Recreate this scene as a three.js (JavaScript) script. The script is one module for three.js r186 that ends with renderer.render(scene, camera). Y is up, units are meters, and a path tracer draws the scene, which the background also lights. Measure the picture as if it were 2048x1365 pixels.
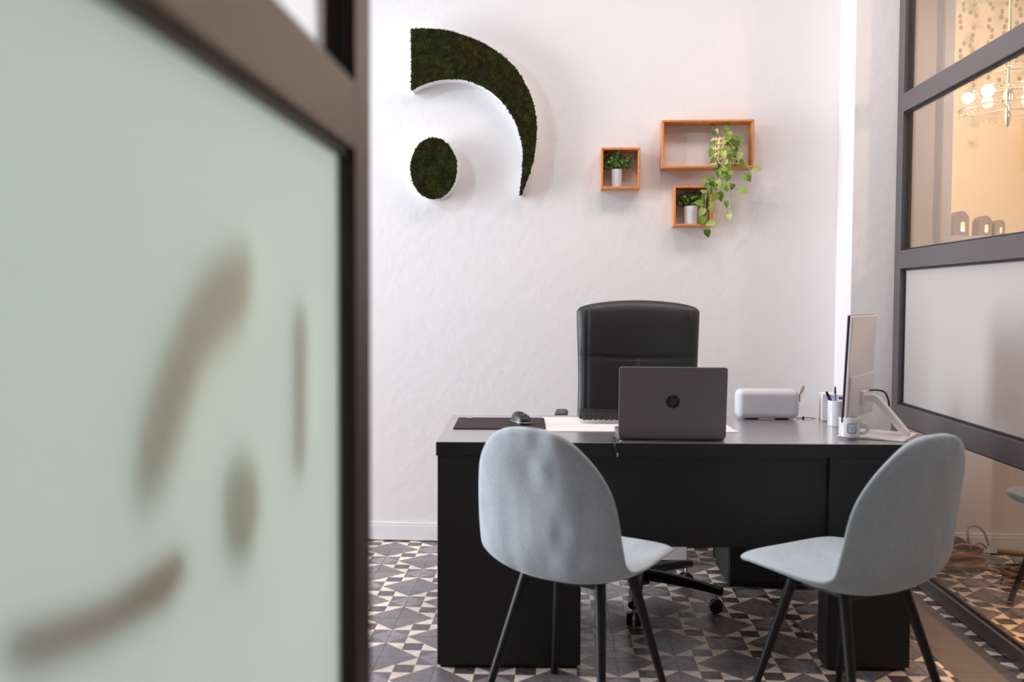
import * as THREE from 'three';
import { RoundedBoxGeometry } from 'three/addons/geometries/RoundedBoxGeometry.js';
import { mergeGeometries, mergeVertices } from 'three/addons/utils/BufferGeometryUtils.js';
import { RectAreaLightUniformsLib } from 'three/addons/lights/RectAreaLightUniformsLib.js';

// ------------------------------------------------------------------ camera, light, exposure
RectAreaLightUniformsLib.init();
const scene = new THREE.Scene();
const renderer = new THREE.WebGLRenderer({ antialias: true });
renderer.toneMapping = THREE.LinearToneMapping;
renderer.toneMappingExposure = 1.13;
renderer.shadowMap.enabled = true;
const camera = new THREE.PerspectiveCamera(38.764, 2048 / 1365, 0.05, 60);
camera.position.set(0, 1.224, 0);
camera.rotation.set(-0.04323, 0.04715, 0.0045, 'YXZ');
camera.focus = 4.3;
camera.userData.fStop = 2.3;
scene.add(camera);
scene.background = new THREE.Color(0.02, 0.022, 0.026);

const LIGHT = {
  windowCool: { color: [0.86, 0.92, 1.0], power: 14.5 },   // tall window in the left wall
  ceilingWarm: { color: [1.0, 0.865, 0.815], power: 8.8 },  // ceiling panels
  spotUpper: { color: [0.6, 0.88, 1.0], power: 5 },      // ceiling spot, upper left
  chandelier: { color: [1.0, 0.70, 0.41], power: 7 },
  pendant: { color: [1.0, 0.68, 0.46], power: 2.2 },
  floorLamp: { color: [1.0, 0.5, 0.18], power: 2.6 },
};
const rgb = (a) => new THREE.Color(a[0], a[1], a[2]);

// ------------------------------------------------------------------ helpers
let seed = 12345;
const rnd = () => { seed = (seed * 1664525 + 1013904223) >>> 0; return seed / 4294967296; };
const rr = (a, b) => a + (b - a) * rnd();
const V = (x, y, z) => new THREE.Vector3(x, y, z);
const used = {};
function numbered(n) { const k = used[n] = (used[n] ?? -1) + 1; return k ? `${n}_${String(k).padStart(3, '0')}` : n; }
function tag(o, label, category, group, kind) {
  if (label) o.userData.label = label;
  if (category) o.userData.category = category;
  if (group) o.userData.group = group;
  if (kind) o.userData.kind = kind;
  return o;
}
function thing(name, label, category, pos = [0, 0, 0], turn = 0, group, kind) {
  const o = new THREE.Group(); o.name = numbered(name); o.position.set(...pos); o.rotation.y = turn;
  scene.add(o); return tag(o, label, category, group, kind);
}
function part(name, geo, mat, parent, label) {
  if (Array.isArray(geo)) geo = geo.length > 1 ? mergeGeometries(geo.map((g) => g.index ? g.toNonIndexed() : g)) : geo[0];
  const m = new THREE.Mesh(geo, mat); m.name = name; m.castShadow = m.receiveShadow = true;
  parent.add(m); if (label) m.userData.label = label; return m;
}
const each = (name, geos, mat, parent) => geos.map((g) => part(name, g, mat, parent));
function boxUV(g) { // uv in metres from the dominant axis
  if (g.index) g = g.toNonIndexed();
  const p = g.attributes.position, n = g.attributes.normal, uv = new Float32Array(p.count * 2);
  for (let i = 0; i < p.count; i += 3) {
    let ax = 0, ay = 0, az = 0;
    for (let k = 0; k < 3; k++) { ax += Math.abs(n.getX(i + k)); ay += Math.abs(n.getY(i + k)); az += Math.abs(n.getZ(i + k)); }
    for (let k = 0; k < 3; k++) {
      const x = p.getX(i + k), y = p.getY(i + k), z = p.getZ(i + k); let u, v;
      if (ax >= ay && ax >= az) { u = z; v = y; } else if (ay >= az) { u = x; v = z; } else { u = x; v = y; }
      uv[(i + k) * 2] = u; uv[(i + k) * 2 + 1] = v;
    }
  }
  g.setAttribute('uv', new THREE.BufferAttribute(uv, 2)); return g;
}
// box by centre and size, edges rounded
function bx(w, h, d, x = 0, y = 0, z = 0, r = 0.002, seg = 2) {
  const m = Math.min(w, h, d);
  const g = r > 0 ? new RoundedBoxGeometry(w, h, d, seg, Math.min(r, m * 0.49)) : new THREE.BoxGeometry(w, h, d);
  g.translate(x, y, z); return boxUV(g);
}
// box by extents
const ext = (x0, x1, y0, y1, z0, z1, r = 0.002) => bx(x1 - x0, y1 - y0, z1 - z0, (x0 + x1) / 2, (y0 + y1) / 2, (z0 + z1) / 2, r);
function tube(pts, r, seg = 24, rad = 8, closed = false) {
  return new THREE.TubeGeometry(new THREE.CatmullRomCurve3(pts, closed), seg, r, rad, closed);
}
function taper(a, b, ra, rb, rad = 14) {
  const d = b.clone().sub(a), g = new THREE.CylinderGeometry(rb, ra, d.length(), rad, 1);
  g.applyQuaternion(new THREE.Quaternion().setFromUnitVectors(V(0, 1, 0), d.clone().normalize()));
  g.translate((a.x + b.x) / 2, (a.y + b.y) / 2, (a.z + b.z) / 2); return g;
}
function lathe(profile, seg = 32) { return new THREE.LatheGeometry(profile.map((p) => new THREE.Vector2(p[0], p[1])), seg); }
function crom(P, t) { // catmull-rom through rows of numbers, t in 0..1
  const n = P.length - 1, x = t * n, i = Math.min(Math.floor(x), n - 1), f = x - i;
  const a = P[Math.max(i - 1, 0)], b = P[i], c = P[i + 1], d = P[Math.min(i + 2, n)];
  return b.map((_, k) => 0.5 * (2 * b[k] + (c[k] - a[k]) * f + (2 * a[k] - 5 * b[k] + 4 * c[k] - d[k]) * f * f + (3 * b[k] - a[k] - 3 * c[k] + d[k]) * f * f * f));
}
// closed grid surface: fn(u,v) -> [x,y,z]
function gridGeo(nu, nv, fn, flip = false) {
  const pos = [], uv = [], idx = [];
  for (let j = 0; j <= nv; j++) for (let i = 0; i <= nu; i++) { pos.push(...fn(i / nu, j / nv)); uv.push(i / nu, j / nv); }
  for (let j = 0; j < nv; j++) for (let i = 0; i < nu; i++) {
    const a = j * (nu + 1) + i, b = a + 1, c = a + nu + 1, d = c + 1;
    if (flip) idx.push(a, c, b, b, c, d); else idx.push(a, b, c, b, d, c);
  }
  const g = new THREE.BufferGeometry();
  g.setAttribute('position', new THREE.Float32BufferAttribute(pos, 3)); g.setAttribute('uv', new THREE.Float32BufferAttribute(uv, 2));
  g.setIndex(idx); g.computeVertexNormals(); return g;
}
function smoothed(gs) { // merge, weld by position and recompute smooth normals (uv kept by dropping welding across seams only where positions match)
  const m = mergeGeometries(gs.map((g) => (g.index ? g.toNonIndexed() : g)));
  const p = m.attributes.position, acc = new Map(), key = (i) => `${Math.round(p.getX(i) * 2e4)},${Math.round(p.getY(i) * 2e4)},${Math.round(p.getZ(i) * 2e4)}`;
  const a = V(), b = V(), c = V();
  for (let i = 0; i < p.count; i += 3) {
    a.fromBufferAttribute(p, i); b.fromBufferAttribute(p, i + 1); c.fromBufferAttribute(p, i + 2);
    const n = b.clone().sub(a).cross(c.clone().sub(a));
    for (let k = 0; k < 3; k++) { const q = key(i + k); if (!acc.has(q)) acc.set(q, V()); acc.get(q).add(n); }
  }
  const nn = new Float32Array(p.count * 3);
  for (let i = 0; i < p.count; i++) { const n = acc.get(key(i)).clone().normalize(); nn.set([n.x, n.y, n.z], i * 3); }
  m.setAttribute('normal', new THREE.BufferAttribute(nn, 3)); return m;
}

// ------------------------------------------------------------------ textures
const hash = (x, y, s) => { let h = (x * 374761393 + y * 668265263 + s * 144269504) | 0; h = Math.imul(h ^ (h >>> 13), 1274126177); return ((h ^ (h >>> 16)) >>> 0) / 4294967296; };
function vnoise(x, y, per, s) { // tiling value noise
  const xi = Math.floor(x), yi = Math.floor(y), fx = x - xi, fy = y - yi, m = (a) => ((a % per) + per) % per;
  const sx = fx * fx * (3 - 2 * fx), sy = fy * fy * (3 - 2 * fy);
  const a = hash(m(xi), m(yi), s), b = hash(m(xi + 1), m(yi), s), c = hash(m(xi), m(yi + 1), s), d = hash(m(xi + 1), m(yi + 1), s);
  return a + (b - a) * sx + (c - a) * sy + (a - b - c + d) * sx * sy;
}
function fbm(u, v, f, oct, s) { let t = 0, a = 0.5, n = 0; for (let o = 0; o < oct; o++) { t += a * vnoise(u * f, v * f, f, s + o); n += a; a *= 0.5; f *= 2; } return t / n; }
function tex(size, fn, srgb, repeat = 1) {
  const d = new Uint8Array(size * size * 4);
  for (let y = 0; y < size; y++) for (let x = 0; x < size; x++) {
    const c = fn((x + 0.5) / size, (y + 0.5) / size), i = (y * size + x) * 4;
    for (let k = 0; k < 3; k++) d[i + k] = Math.max(0, Math.min(255, Math.round(255 * (Array.isArray(c) ? c[k] : c)))); d[i + 3] = 255;
  }
  const t = new THREE.DataTexture(d, size, size); t.magFilter = THREE.LinearFilter; t.minFilter = THREE.LinearFilter;
  t.wrapS = t.wrapT = THREE.RepeatWrapping; if (srgb) t.colorSpace = THREE.SRGBColorSpace; t.repeat.set(repeat, repeat); t.needsUpdate = true; return t;
}
const mixc = (a, b, t) => a.map((v, k) => v + (b[k] - v) * t);
const plasterBump = tex(256, (u, v) => fbm(u, v, 24, 4, 5), false, 1.4);
const fineBump = tex(256, (u, v) => fbm(u, v, 64, 2, 9), false, 10);
const woodMap = tex(512, (u, v) => { const g = fbm(u * 0.25 + 0.3, v, 96, 3, 3), w = fbm(u, v, 6, 3, 8); return mixc([0.75, 0.46, 0.24], [0.94, 0.64, 0.38], 0.6 * g + 0.4 * w); }, true, 3);
const velvetMap = tex(512, (u, v) => mixc([0.69, 0.73, 0.755], [0.755, 0.80, 0.825], fbm(u, v, 90, 2, 21)), true, 1);
const velvetBump = tex(512, (u, v) => fbm(u, v * 0.5, 6, 2, 33), false, 1);
const leatherBump = tex(256, (u, v) => fbm(u, v, 48, 3, 31), false, 5);
const mossMap = tex(256, (u, v) => { const n = fbm(u, v, 10, 5, 41); return mixc([0.09, 0.12, 0.04], [0.30, 0.34, 0.12], n); }, true, 4);
const clothBump = tex(256, (u, v) => 0.5 + 0.25 * Math.sin(u * 80 * 6.2832) + 0.25 * Math.sin(v * 80 * 6.2832), false, 6);
const scuff = tex(256, (u, v) => { const n = fbm(u, v, 8, 4, 51); return 0.55 + 0.45 * n; }, false, 1.2);
function tileTex(s, tone) {
  return tex(256, (u, v) => {
    const cream = [0.95, 0.875, 0.815], grey = [0.49, 0.465, 0.475], lightS = [0.575, 0.55, 0.565], darkS = [0.42, 0.39, 0.40], dark = [0.355, 0.315, 0.325];
    let c = cream, a = u, b = v;
    const dia = (a, b) => a + b < 2 / 3;
    if (dia(a, b) || dia(1 - a, 1 - b)) {
      if (!dia(a, b)) { a = 1 - a; b = 1 - b; }
      c = grey;
      const d = Math.abs(a - b), s2 = a + b; // raised chevrons in the grey lozenge
      const chev = Math.abs(((s2 * 9) % 1) - 0.5) < 0.16 && d > 0.05 && Math.abs(((d * 7) % 1) - 0.5) < 0.36;
      if (chev) c = mixc(grey, [0.38, 0.365, 0.37], 0.55);
    } else {
      let p = 1 - u, q = v; if (!(p < 1 / 3 && q < 1 / 3)) { p = u; q = 1 - v; }
      if (p < 1 / 3 && q < 1 / 3) c = p + q < 1 / 3 ? lightS : darkS;
      else if (u > 1 / 3 && u < 2 / 3 && v > 1 / 3 && v < 2 / 3) c = dark;
    }
    const n = fbm(u, v, 6, 5, s), sp = hash(Math.floor(u * 256), Math.floor(v * 256), s + 7);
    const k = tone * (0.90 + 0.2 * n) + (sp > 0.985 ? -0.06 : 0);
    return c.map((x) => x * k);
  }, true, 1);
}
const tileMaps = [tileTex(61, 1.0), tileTex(67, 0.95), tileTex(71, 1.04)];
const plainMap = tex(256, (u, v) => { const n = fbm(u, v, 8, 5, 81); return mixc([0.40, 0.37, 0.36], [0.50, 0.465, 0.45], n); }, true, 1);

// ------------------------------------------------------------------ materials
const std = (c, roughness, more = {}) => new THREE.MeshStandardMaterial({ color: Array.isArray(c) ? rgb(c) : c, roughness, ...more });
const phy = (c, roughness, more = {}) => new THREE.MeshPhysicalMaterial({ color: Array.isArray(c) ? rgb(c) : c, roughness, ...more });
const M = {
  wall: std([0.845, 0.81, 0.805], 0.85, { bumpMap: plasterBump, bumpScale: 0.0015 }),
  wallBeige: std([0.83, 0.785, 0.755], 0.85, { bumpMap: plasterBump, bumpScale: 0.0015 }),
  wallWarm: std([0.84, 0.76, 0.66], 0.85, { bumpMap: plasterBump, bumpScale: 0.0015 }),
  ceiling: std([0.84, 0.82, 0.81], 0.9),
  hall: std([0.16, 0.14, 0.13], 0.9),
  trim: std([0.84, 0.83, 0.83], 0.45),
  frame: phy([0.105, 0.092, 0.096], 0.34),
  doorFrame: phy([0.048, 0.022, 0.015], 0.45),
  bead: std([0.02, 0.02, 0.022], 0.5),
  clear: phy([0.97, 0.98, 0.975], 0.0, { transmission: 1, thickness: 0, ior: 1.45 }),
  frosted: phy([0.72, 0.715, 0.71], 0.92, { transmission: 0.55, thickness: 0, ior: 1.45 }),
  frostedGreen: phy([0.81, 0.875, 0.81], 0.97, { transmission: 0.88, thickness: 0, ior: 1.3 }),
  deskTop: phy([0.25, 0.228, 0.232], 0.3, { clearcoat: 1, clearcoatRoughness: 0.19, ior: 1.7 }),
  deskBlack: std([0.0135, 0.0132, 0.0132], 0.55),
  wood: std([1, 1, 1], 0.5, { map: woodMap }),
  velvet: phy([1.0, 1.0, 1.0], 0.85, { map: velvetMap, sheen: 1.2, sheenRoughness: 0.6, sheenColor: rgb([0.80, 0.86, 0.95]), bumpMap: velvetBump, bumpScale: 0.016 }),
  blackMetal: std([0.012, 0.012, 0.013], 0.42, { metalness: 0.2 }),
  leather: phy([0.020, 0.019, 0.020], 0.42, { bumpMap: leatherBump, bumpScale: 0.0008, clearcoat: 0.15, clearcoatRoughness: 0.35 }),
  stitch: std([0.30, 0.30, 0.36], 0.5),
  blackPlastic: std([0.015, 0.0145, 0.015], 0.38),
  matBlack: std([0.036, 0.018, 0.021], 0.9, { bumpMap: fineBump, bumpScale: 0.0004 }),
  lid: phy([0.22, 0.195, 0.205], 0.42, { metalness: 0.4 }),
  emblem: std([0.012, 0.012, 0.012], 0.3),
  emblemLight: std([0.085, 0.082, 0.085], 0.35),
  paper: std([0.86, 0.84, 0.84], 0.8),
  whiteGloss: phy([0.86, 0.85, 0.86], 0.25, { clearcoat: 0.4 }),
  monitor: phy([0.84, 0.78, 0.78], 0.35, { clearcoat: 0.2 }),
  screen: std([0.01, 0.01, 0.012], 0.1),
  bezel: std([0.05, 0.022, 0.035], 0.4),
  speaker: std([0.70, 0.70, 0.755], 0.9, { bumpMap: clothBump, bumpScale: 0.0006 }),
  tan: std([0.55, 0.36, 0.22], 0.6),
  purple: std([0.06, 0.03, 0.36], 0.5),
  teal: std([0.18, 0.62, 0.62], 0.5),
  blue: std([0.01, 0.06, 0.42], 0.35),
  navy: std([0.012, 0.010, 0.05], 0.4),
  lightBlue: std([0.16, 0.34, 0.78], 0.35),
  pot: phy([0.76, 0.76, 0.80], 0.35),
  soil: std([0.03, 0.02, 0.014], 0.95),
  backing: std([0.86, 0.85, 0.85], 0.6),
  moss: std([0.5, 0.5, 0.5], 0.95, { map: mossMap }),
  mossTuft: std([1, 1, 1], 0.9, { side: THREE.DoubleSide }),
  leafs: [[0.22, 0.38, 0.045], [0.40, 0.54, 0.09], [0.12, 0.24, 0.03], [0.56, 0.64, 0.19], [0.30, 0.42, 0.07]].map((c) => phy(c, 0.45, { transmission: 0.3, thickness: 0, side: THREE.DoubleSide })),
  bushDark: phy([0.045, 0.13, 0.02], 0.5, { transmission: 0.25, thickness: 0, side: THREE.DoubleSide }),
  bushLight: phy([0.20, 0.36, 0.045], 0.5, { transmission: 0.25, thickness: 0, side: THREE.DoubleSide }),
  vine: std([0.30, 0.44, 0.14], 0.6),
  basket: std([0.86, 0.62, 0.42], 0.8),
  crystal: phy([0.98, 0.96, 0.93], 0.05, { transmission: 1, thickness: 0.01, ior: 1.5 }),
  chrome: std([0.75, 0.75, 0.78], 0.12, { metalness: 1 }),
  cable: std([0.012, 0.012, 0.012], 0.35),
  kraft: std([0.34, 0.19, 0.10], 0.85, { bumpMap: plasterBump, bumpScale: 0.003 }),
  twine: std([0.42, 0.26, 0.17], 0.85),
  twig: std([0.11, 0.085, 0.07], 0.8),
  lantern: std([0.46, 0.36, 0.31], 0.8),
  vinylTan: phy([0.92, 0.76, 0.60], 0.8, { transmission: 0.8, thickness: 0 }), vinylOlive: phy([0.80, 0.72, 0.50], 0.8, { transmission: 0.7, thickness: 0 }), vinylBrown: phy([0.62, 0.28, 0.17], 0.8, { transmission: 0.6, thickness: 0 }),
  plain: phy([1, 1, 1], 0.34, { map: plainMap, clearcoat: 0.15 }),
  grout: std([0.16, 0.14, 0.135], 0.9),
};
M.tiles = tileMaps.map((map) => phy([1, 1, 1], 0.36, { map, roughnessMap: scuff, clearcoat: 0.12, clearcoatRoughness: 0.3 }));
const glow = (c, i) => new THREE.MeshStandardMaterial({ color: rgb([0.8, 0.8, 0.8]), emissive: rgb(c), emissiveIntensity: i, roughness: 0.6 });

// ------------------------------------------------------------------ structure
const K = 0.0223, WALL_TURN = -K; // the back wall is slightly out of square
const WU = V(Math.cos(K), 0, Math.sin(K)), WN = V(-Math.sin(K), 0, Math.cos(K)), W0 = V(0, 0, -4.809);
const onWall = (u, v, d = 0) => { const p = W0.clone().addScaledVector(WU, u).addScaledVector(WN, d); p.y = v; return [p.x, p.y, p.z]; };
const CEIL = 3.3, PX = 1.54, PIL = -4.54; // partition plane, pilaster front

const wallBack = thing('wall_back', 'white plaster back wall behind the desk and office chair', 'wall', onWall(0, 0), WALL_TURN, null, 'structure');
part('plaster', ext(-4.45, 1.36, 0, CEIL, -0.2, 0, 0), M.wall, wallBack);
const pilaster = thing('pilaster', 'white square pilaster between the back wall and the glass partition', 'pillar', [0, 0, 0], 0, null, 'structure');
part('plaster', ext(1.345, 1.60, 0, CEIL, -4.98, PIL, 0.004), M.wall, pilaster);
const base1 = thing('baseboard_back', 'white baseboard along the foot of the back wall', 'baseboard', onWall(0, 0), WALL_TURN, null, 'structure');
part('board', [ext(-4.15, 1.335, 0.006, 0.080, 0.0005, 0.013, 0.002), ext(-4.15, 1.335, 0.080, 0.095, 0.0005, 0.009, 0.003)], M.trim, base1);

// left wall with its tall window, front wall with the doorway, ceiling
const LX = -4.2, WZ0 = -4.40, WZ1 = -2.75, WY0 = 0.35, WY1 = 2.85;
const wallLeft = thing('wall_left', 'white side wall holding the tall daylight window', 'wall', [0, 0, 0], 0, null, 'structure');
part('plaster', [ext(LX - 0.25, LX, 0, CEIL, -5.2, WZ0, 0), ext(LX - 0.25, LX, 0, CEIL, WZ1, 1.75, 0), ext(LX - 0.25, LX, 0, WY0, WZ0, WZ1, 0), ext(LX - 0.25, LX, WY1, CEIL, WZ0, WZ1, 0)], M.wall, wallLeft);
const win = thing('window_1', 'tall white window with bright daylit panes in the side wall', 'window', [LX, 0, 0], 0, null, 'structure');
part('window_frame', [ext(-0.18, -0.08, WY0, WY0 + 0.06, WZ0, WZ1), ext(-0.18, -0.08, WY1 - 0.06, WY1, WZ0, WZ1), ext(-0.18, -0.08, WY0 + 0.06, WY1 - 0.06, WZ0, WZ0 + 0.06), ext(-0.18, -0.08, WY0 + 0.06, WY1 - 0.06, WZ1 - 0.06, WZ1), ext(-0.18, -0.08, WY0 + 0.06, WY1 - 0.06, (WZ0 + WZ1) / 2 - 0.035, (WZ0 + WZ1) / 2 + 0.035)], M.trim, win);
part('window_sill', ext(-0.2, 0.04, WY0 - 0.03, WY0, WZ0 - 0.03, WZ1 + 0.03), M.trim, win);
for (const [a, b] of [[WZ0 + 0.06, (WZ0 + WZ1) / 2 - 0.035], [(WZ0 + WZ1) / 2 + 0.035, WZ1 - 0.06]]) part('window_pane', ext(-0.135, -0.128, WY0 + 0.06, WY1 - 0.06, a, b, 0), glow(LIGHT.windowCool.color, 1.2), win);
const wl = new THREE.RectAreaLight(rgb(LIGHT.windowCool.color), LIGHT.windowCool.power, WZ1 - WZ0 - 0.14, WY1 - WY0 - 0.14);
wl.name = 'window_light'; wl.position.set(-0.07, (WY0 + WY1) / 2, (WZ0 + WZ1) / 2); wl.rotation.y = -Math.PI / 2; win.add(wl);

const wallFront = thing('wall_front', 'grey hall wall behind the viewpoint', 'wall', [0, 0, 0], 0, null, 'structure');
part('plaster', ext(LX - 0.25, 4.6, 0, CEIL, 1.75, 1.95, 0), M.hall, wallFront);
const ceiling = thing('ceiling', 'plain white ceiling over both rooms', 'ceiling', [0, 0, 0], 0, null, 'structure');
part('plaster', ext(LX - 0.25, 4.8, CEIL, CEIL + 0.15, -7.2, 1.95, 0), M.ceiling, ceiling);

// the room behind the partition: a low wall with a wide opening over a ledge, a warm room beyond
const NX = 1.862, NZ = -4.755, NY0 = 1.535;
const wallNext = thing('wall_next', 'pale wall of the neighbouring room with a ledge and a wide opening', 'wall', [0, 0, 0], 0, null, 'structure');
part('plaster', [ext(1.60, NX, 0, CEIL, NZ - 0.2, NZ, 0), ext(NX, 4.4, 0, NY0 - 0.04, NZ - 0.2, NZ, 0), ext(3.8, 4.4, NY0 - 0.04, CEIL, NZ - 0.2, NZ, 0)], M.wallBeige, wallNext);
part('window_sill', ext(NX - 0.0, 3.8, NY0 - 0.04, NY0, NZ - 0.24, NZ + 0.03), M.trim, wallNext);
const trim1 = thing('trim_1', 'white vertical trim at the side of the opening', 'trim', [0, 0, 0], 0, null, 'structure');
part('board', ext(NX - 0.045, NX + 0.002, 0.1, CEIL, NZ + 0.0005, NZ + 0.03), M.trim, trim1);
const base2 = thing('baseboard_next', 'white baseboard in the neighbouring room seen through the lower glass', 'baseboard', [0, 0, 0], 0, null, 'structure');
part('board', [ext(NX + 0.003, 4.4, 0.006, 0.085, NZ + 0.0005, NZ + 0.014), ext(NX + 0.003, 4.4, 0.085, 0.10, NZ + 0.0005, NZ + 0.010)], M.trim, base2);
const wallFar = thing('wall_far', 'warm cream wall of the far room behind the opening', 'wall', [0, 0, 0], 0, null, 'structure');
part('plaster', [ext(1.6, 4.8, 0, CEIL, -7.2, -7.0, 0), ext(1.6, 1.8, 0, CEIL, -7.0, NZ - 0.2, 0), ext(4.6, 4.8, 0, CEIL, -7.0, NZ - 0.2, 0)], M.wallWarm, wallFar);
const wallEast = thing('wall_right', 'pale wall on the far side of the neighbouring room', 'wall', [0, 0, 0], 0, null, 'structure');
part('plaster', ext(4.4, 4.6, 0, CEIL, NZ, 1.95, 0), M.wall, wallEast);

// floor: slab, hydraulic tiles one by one where they are seen, joined beyond
const floor = thing('floor', 'cement tile floor in grey and cream star pattern', 'floor', [0, 0, 0], 0, null, 'structure');
part('slab', ext(LX - 0.25, 4.8, -0.2, -0.012, -7.2, 1.95, 0), M.grout, floor);
const TA = 0.202, TX = -0.603, TZ = -3.647;
function tileGeo(x0, x1, z0, z1, uvOf) { // small chamfered slab, top at y = 0
  const e = 0.0007, y0 = 0, y1 = -0.0006, y2 = -0.0115, pos = [], uv = [];
  const ring = (i, y) => [[x0 + i, y, z1 - i], [x1 - i, y, z1 - i], [x1 - i, y, z0 + i], [x0 + i, y, z0 + i]];
  const A = ring(e, y0), B = ring(0.0002, y1), C = ring(0.0002, y2), q = (a, b, c, d) => { for (const p of [a, b, c, a, c, d]) { pos.push(...p); uv.push(...uvOf(p[0], p[2])); } };
  q(A[0], A[1], A[2], A[3]);
  for (let k = 0; k < 4; k++) { const l = (k + 1) % 4; q(B[k], B[l], A[l], A[k]); q(C[k], C[l], B[l], B[k]); }
  const g = new THREE.BufferGeometry(); g.setAttribute('position', new THREE.Float32BufferAttribute(pos, 3)); g.setAttribute('uv', new THREE.Float32BufferAttribute(uv, 2)); g.computeVertexNormals(); return g;
}
const patUV = (i, j) => (x, z) => { const u = (x - TX) / TA - i, v = (z - TZ) / TA - j; return (i + j) % 2 ? [1 - u, v] : [u, v]; };
const SX0 = 1.30, SX1 = 1.502; // plain strip beside the partition
const beyond = [[], [], []], beyondPlain = [];
for (let i = -19; i < 26; i++) for (let j = -18; j < 28; j++) {
  let x0 = TX + i * TA, x1 = x0 + TA, z0 = TZ + j * TA, z1 = z0 + TA;
  if (x1 <= LX || x0 >= 4.6 || z1 > 1.75 || z0 < -7.0) continue;
  const pieces = [];
  if (x1 <= SX0 || x0 >= SX1) pieces.push([x0, x1]);
  else { if (x0 < SX0) pieces.push([x0, SX0]); if (x1 > SX1) pieces.push([SX1, x1]); }
  for (const [a, b] of pieces) {
    if (b - a < 0.01) continue;
    const c = Math.min(z1, -4.80), vi = Math.floor(hash(i + 60, j + 40, 3) * 3);
    const seen = (b < SX0 + 0.01 && b > -1.05 && z0 < -2.75 && z0 > -4.95) || (a >= SX1 - 0.01 && a < 2.35 && z0 < -2.95 && z0 > -4.9);
    const g = tileGeo(a + 0.0001, b - 0.0001, z0 + 0.0001, z1 - 0.0001, patUV(i, j));
    if (seen) { const t = part('tile', g, M.tiles[vi], floor); t.position.y = -0.0006 * rnd(); t.rotation.z = rr(-1, 1) * 0.0009; t.rotation.x = 0; } else beyond[vi].push(g);
  }
}
for (let j = -18; j < 27; j++) {
  const z0 = -3.62 + j * TA, z1 = z0 + TA; if (z0 < -4.75) continue; if (z1 > 1.75) break;
  const g = tileGeo(SX0 + 0.0005, SX1 - 0.0005, z0 + 0.0005, z1 - 0.0005, (x, z) => [x * 5, z * 5]);
  if (z0 < -2.9) part('tile', g, M.plain, floor, 'plain grey tile'); else beyondPlain.push(g);
}
beyond.forEach((gs, k) => { const t = part('tile_field', gs, M.tiles[k], floor); t.userData.kind = 'stuff'; });
part('plain_tile_field', beyondPlain, M.plain, floor).userData.kind = 'stuff';

// ------------------------------------------------------------------ glass partition on the right
const FT = 0.045; // frame depth
function framed(root, z0, z1, zPosts, rails, height, paneOf, o = {}) {
  const w = o.post ?? 0.075;
  for (const z of zPosts) part('post', ext(0, FT, 0, height, z - w / 2, z + w / 2, 0.002), M.frame, root);
  const spans = []; for (let k = 0; k < zPosts.length - 1; k++) spans.push([zPosts[k] + w / 2, zPosts[k + 1] - w / 2]);
  for (const [a, b] of spans) {
    for (const [y0, y1] of rails) part('rail', ext(0, FT, y0, y1, a + 0.0004, b - 0.0004, 0.002), M.frame, root);
    for (let k = 0; k < rails.length - 1; k++) {
      const y0 = rails[k][1], y1 = rails[k + 1][0], m = paneOf(k), c = FT * 0.62, t = 0.009;
      part(m === M.clear ? 'clear_pane' : 'frosted_pane', ext(c - 0.002, c + 0.002, y0, y1, a, b, 0), m, root);
      part('glazing_bead', [ext(c - 0.012, c - 0.0025, y0, y0 + t, a, b, 0.001), ext(c - 0.012, c - 0.0025, y1 - t, y1, a, b, 0.001), ext(c - 0.012, c - 0.0025, y0 + t, y1 - t, a, a + t, 0.001), ext(c - 0.012, c - 0.0025, y0 + t, y1 - t, b - t, b, 0.001)], M.bead, root);
    }
  }
}
const partition = thing('glass_partition', 'dark grey metal framed glass partition with clear and frosted panes along the right side', 'partition', [PX, 0, 0], 0, null, 'structure');
framed(partition, 0, 0, [PIL + 0.038, -2.72, -0.95], [[0.002, 0.062], [0.667, 0.755], [1.369, 1.450], [2.07, 2.153], [2.80, 2.87]], 2.87, (k) => (k === 1 ? M.frosted : M.clear));
part('header_panel', ext(0.005, FT - 0.005, 2.87, CEIL, PIL, -0.95, 0), M.wall, partition);

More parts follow.
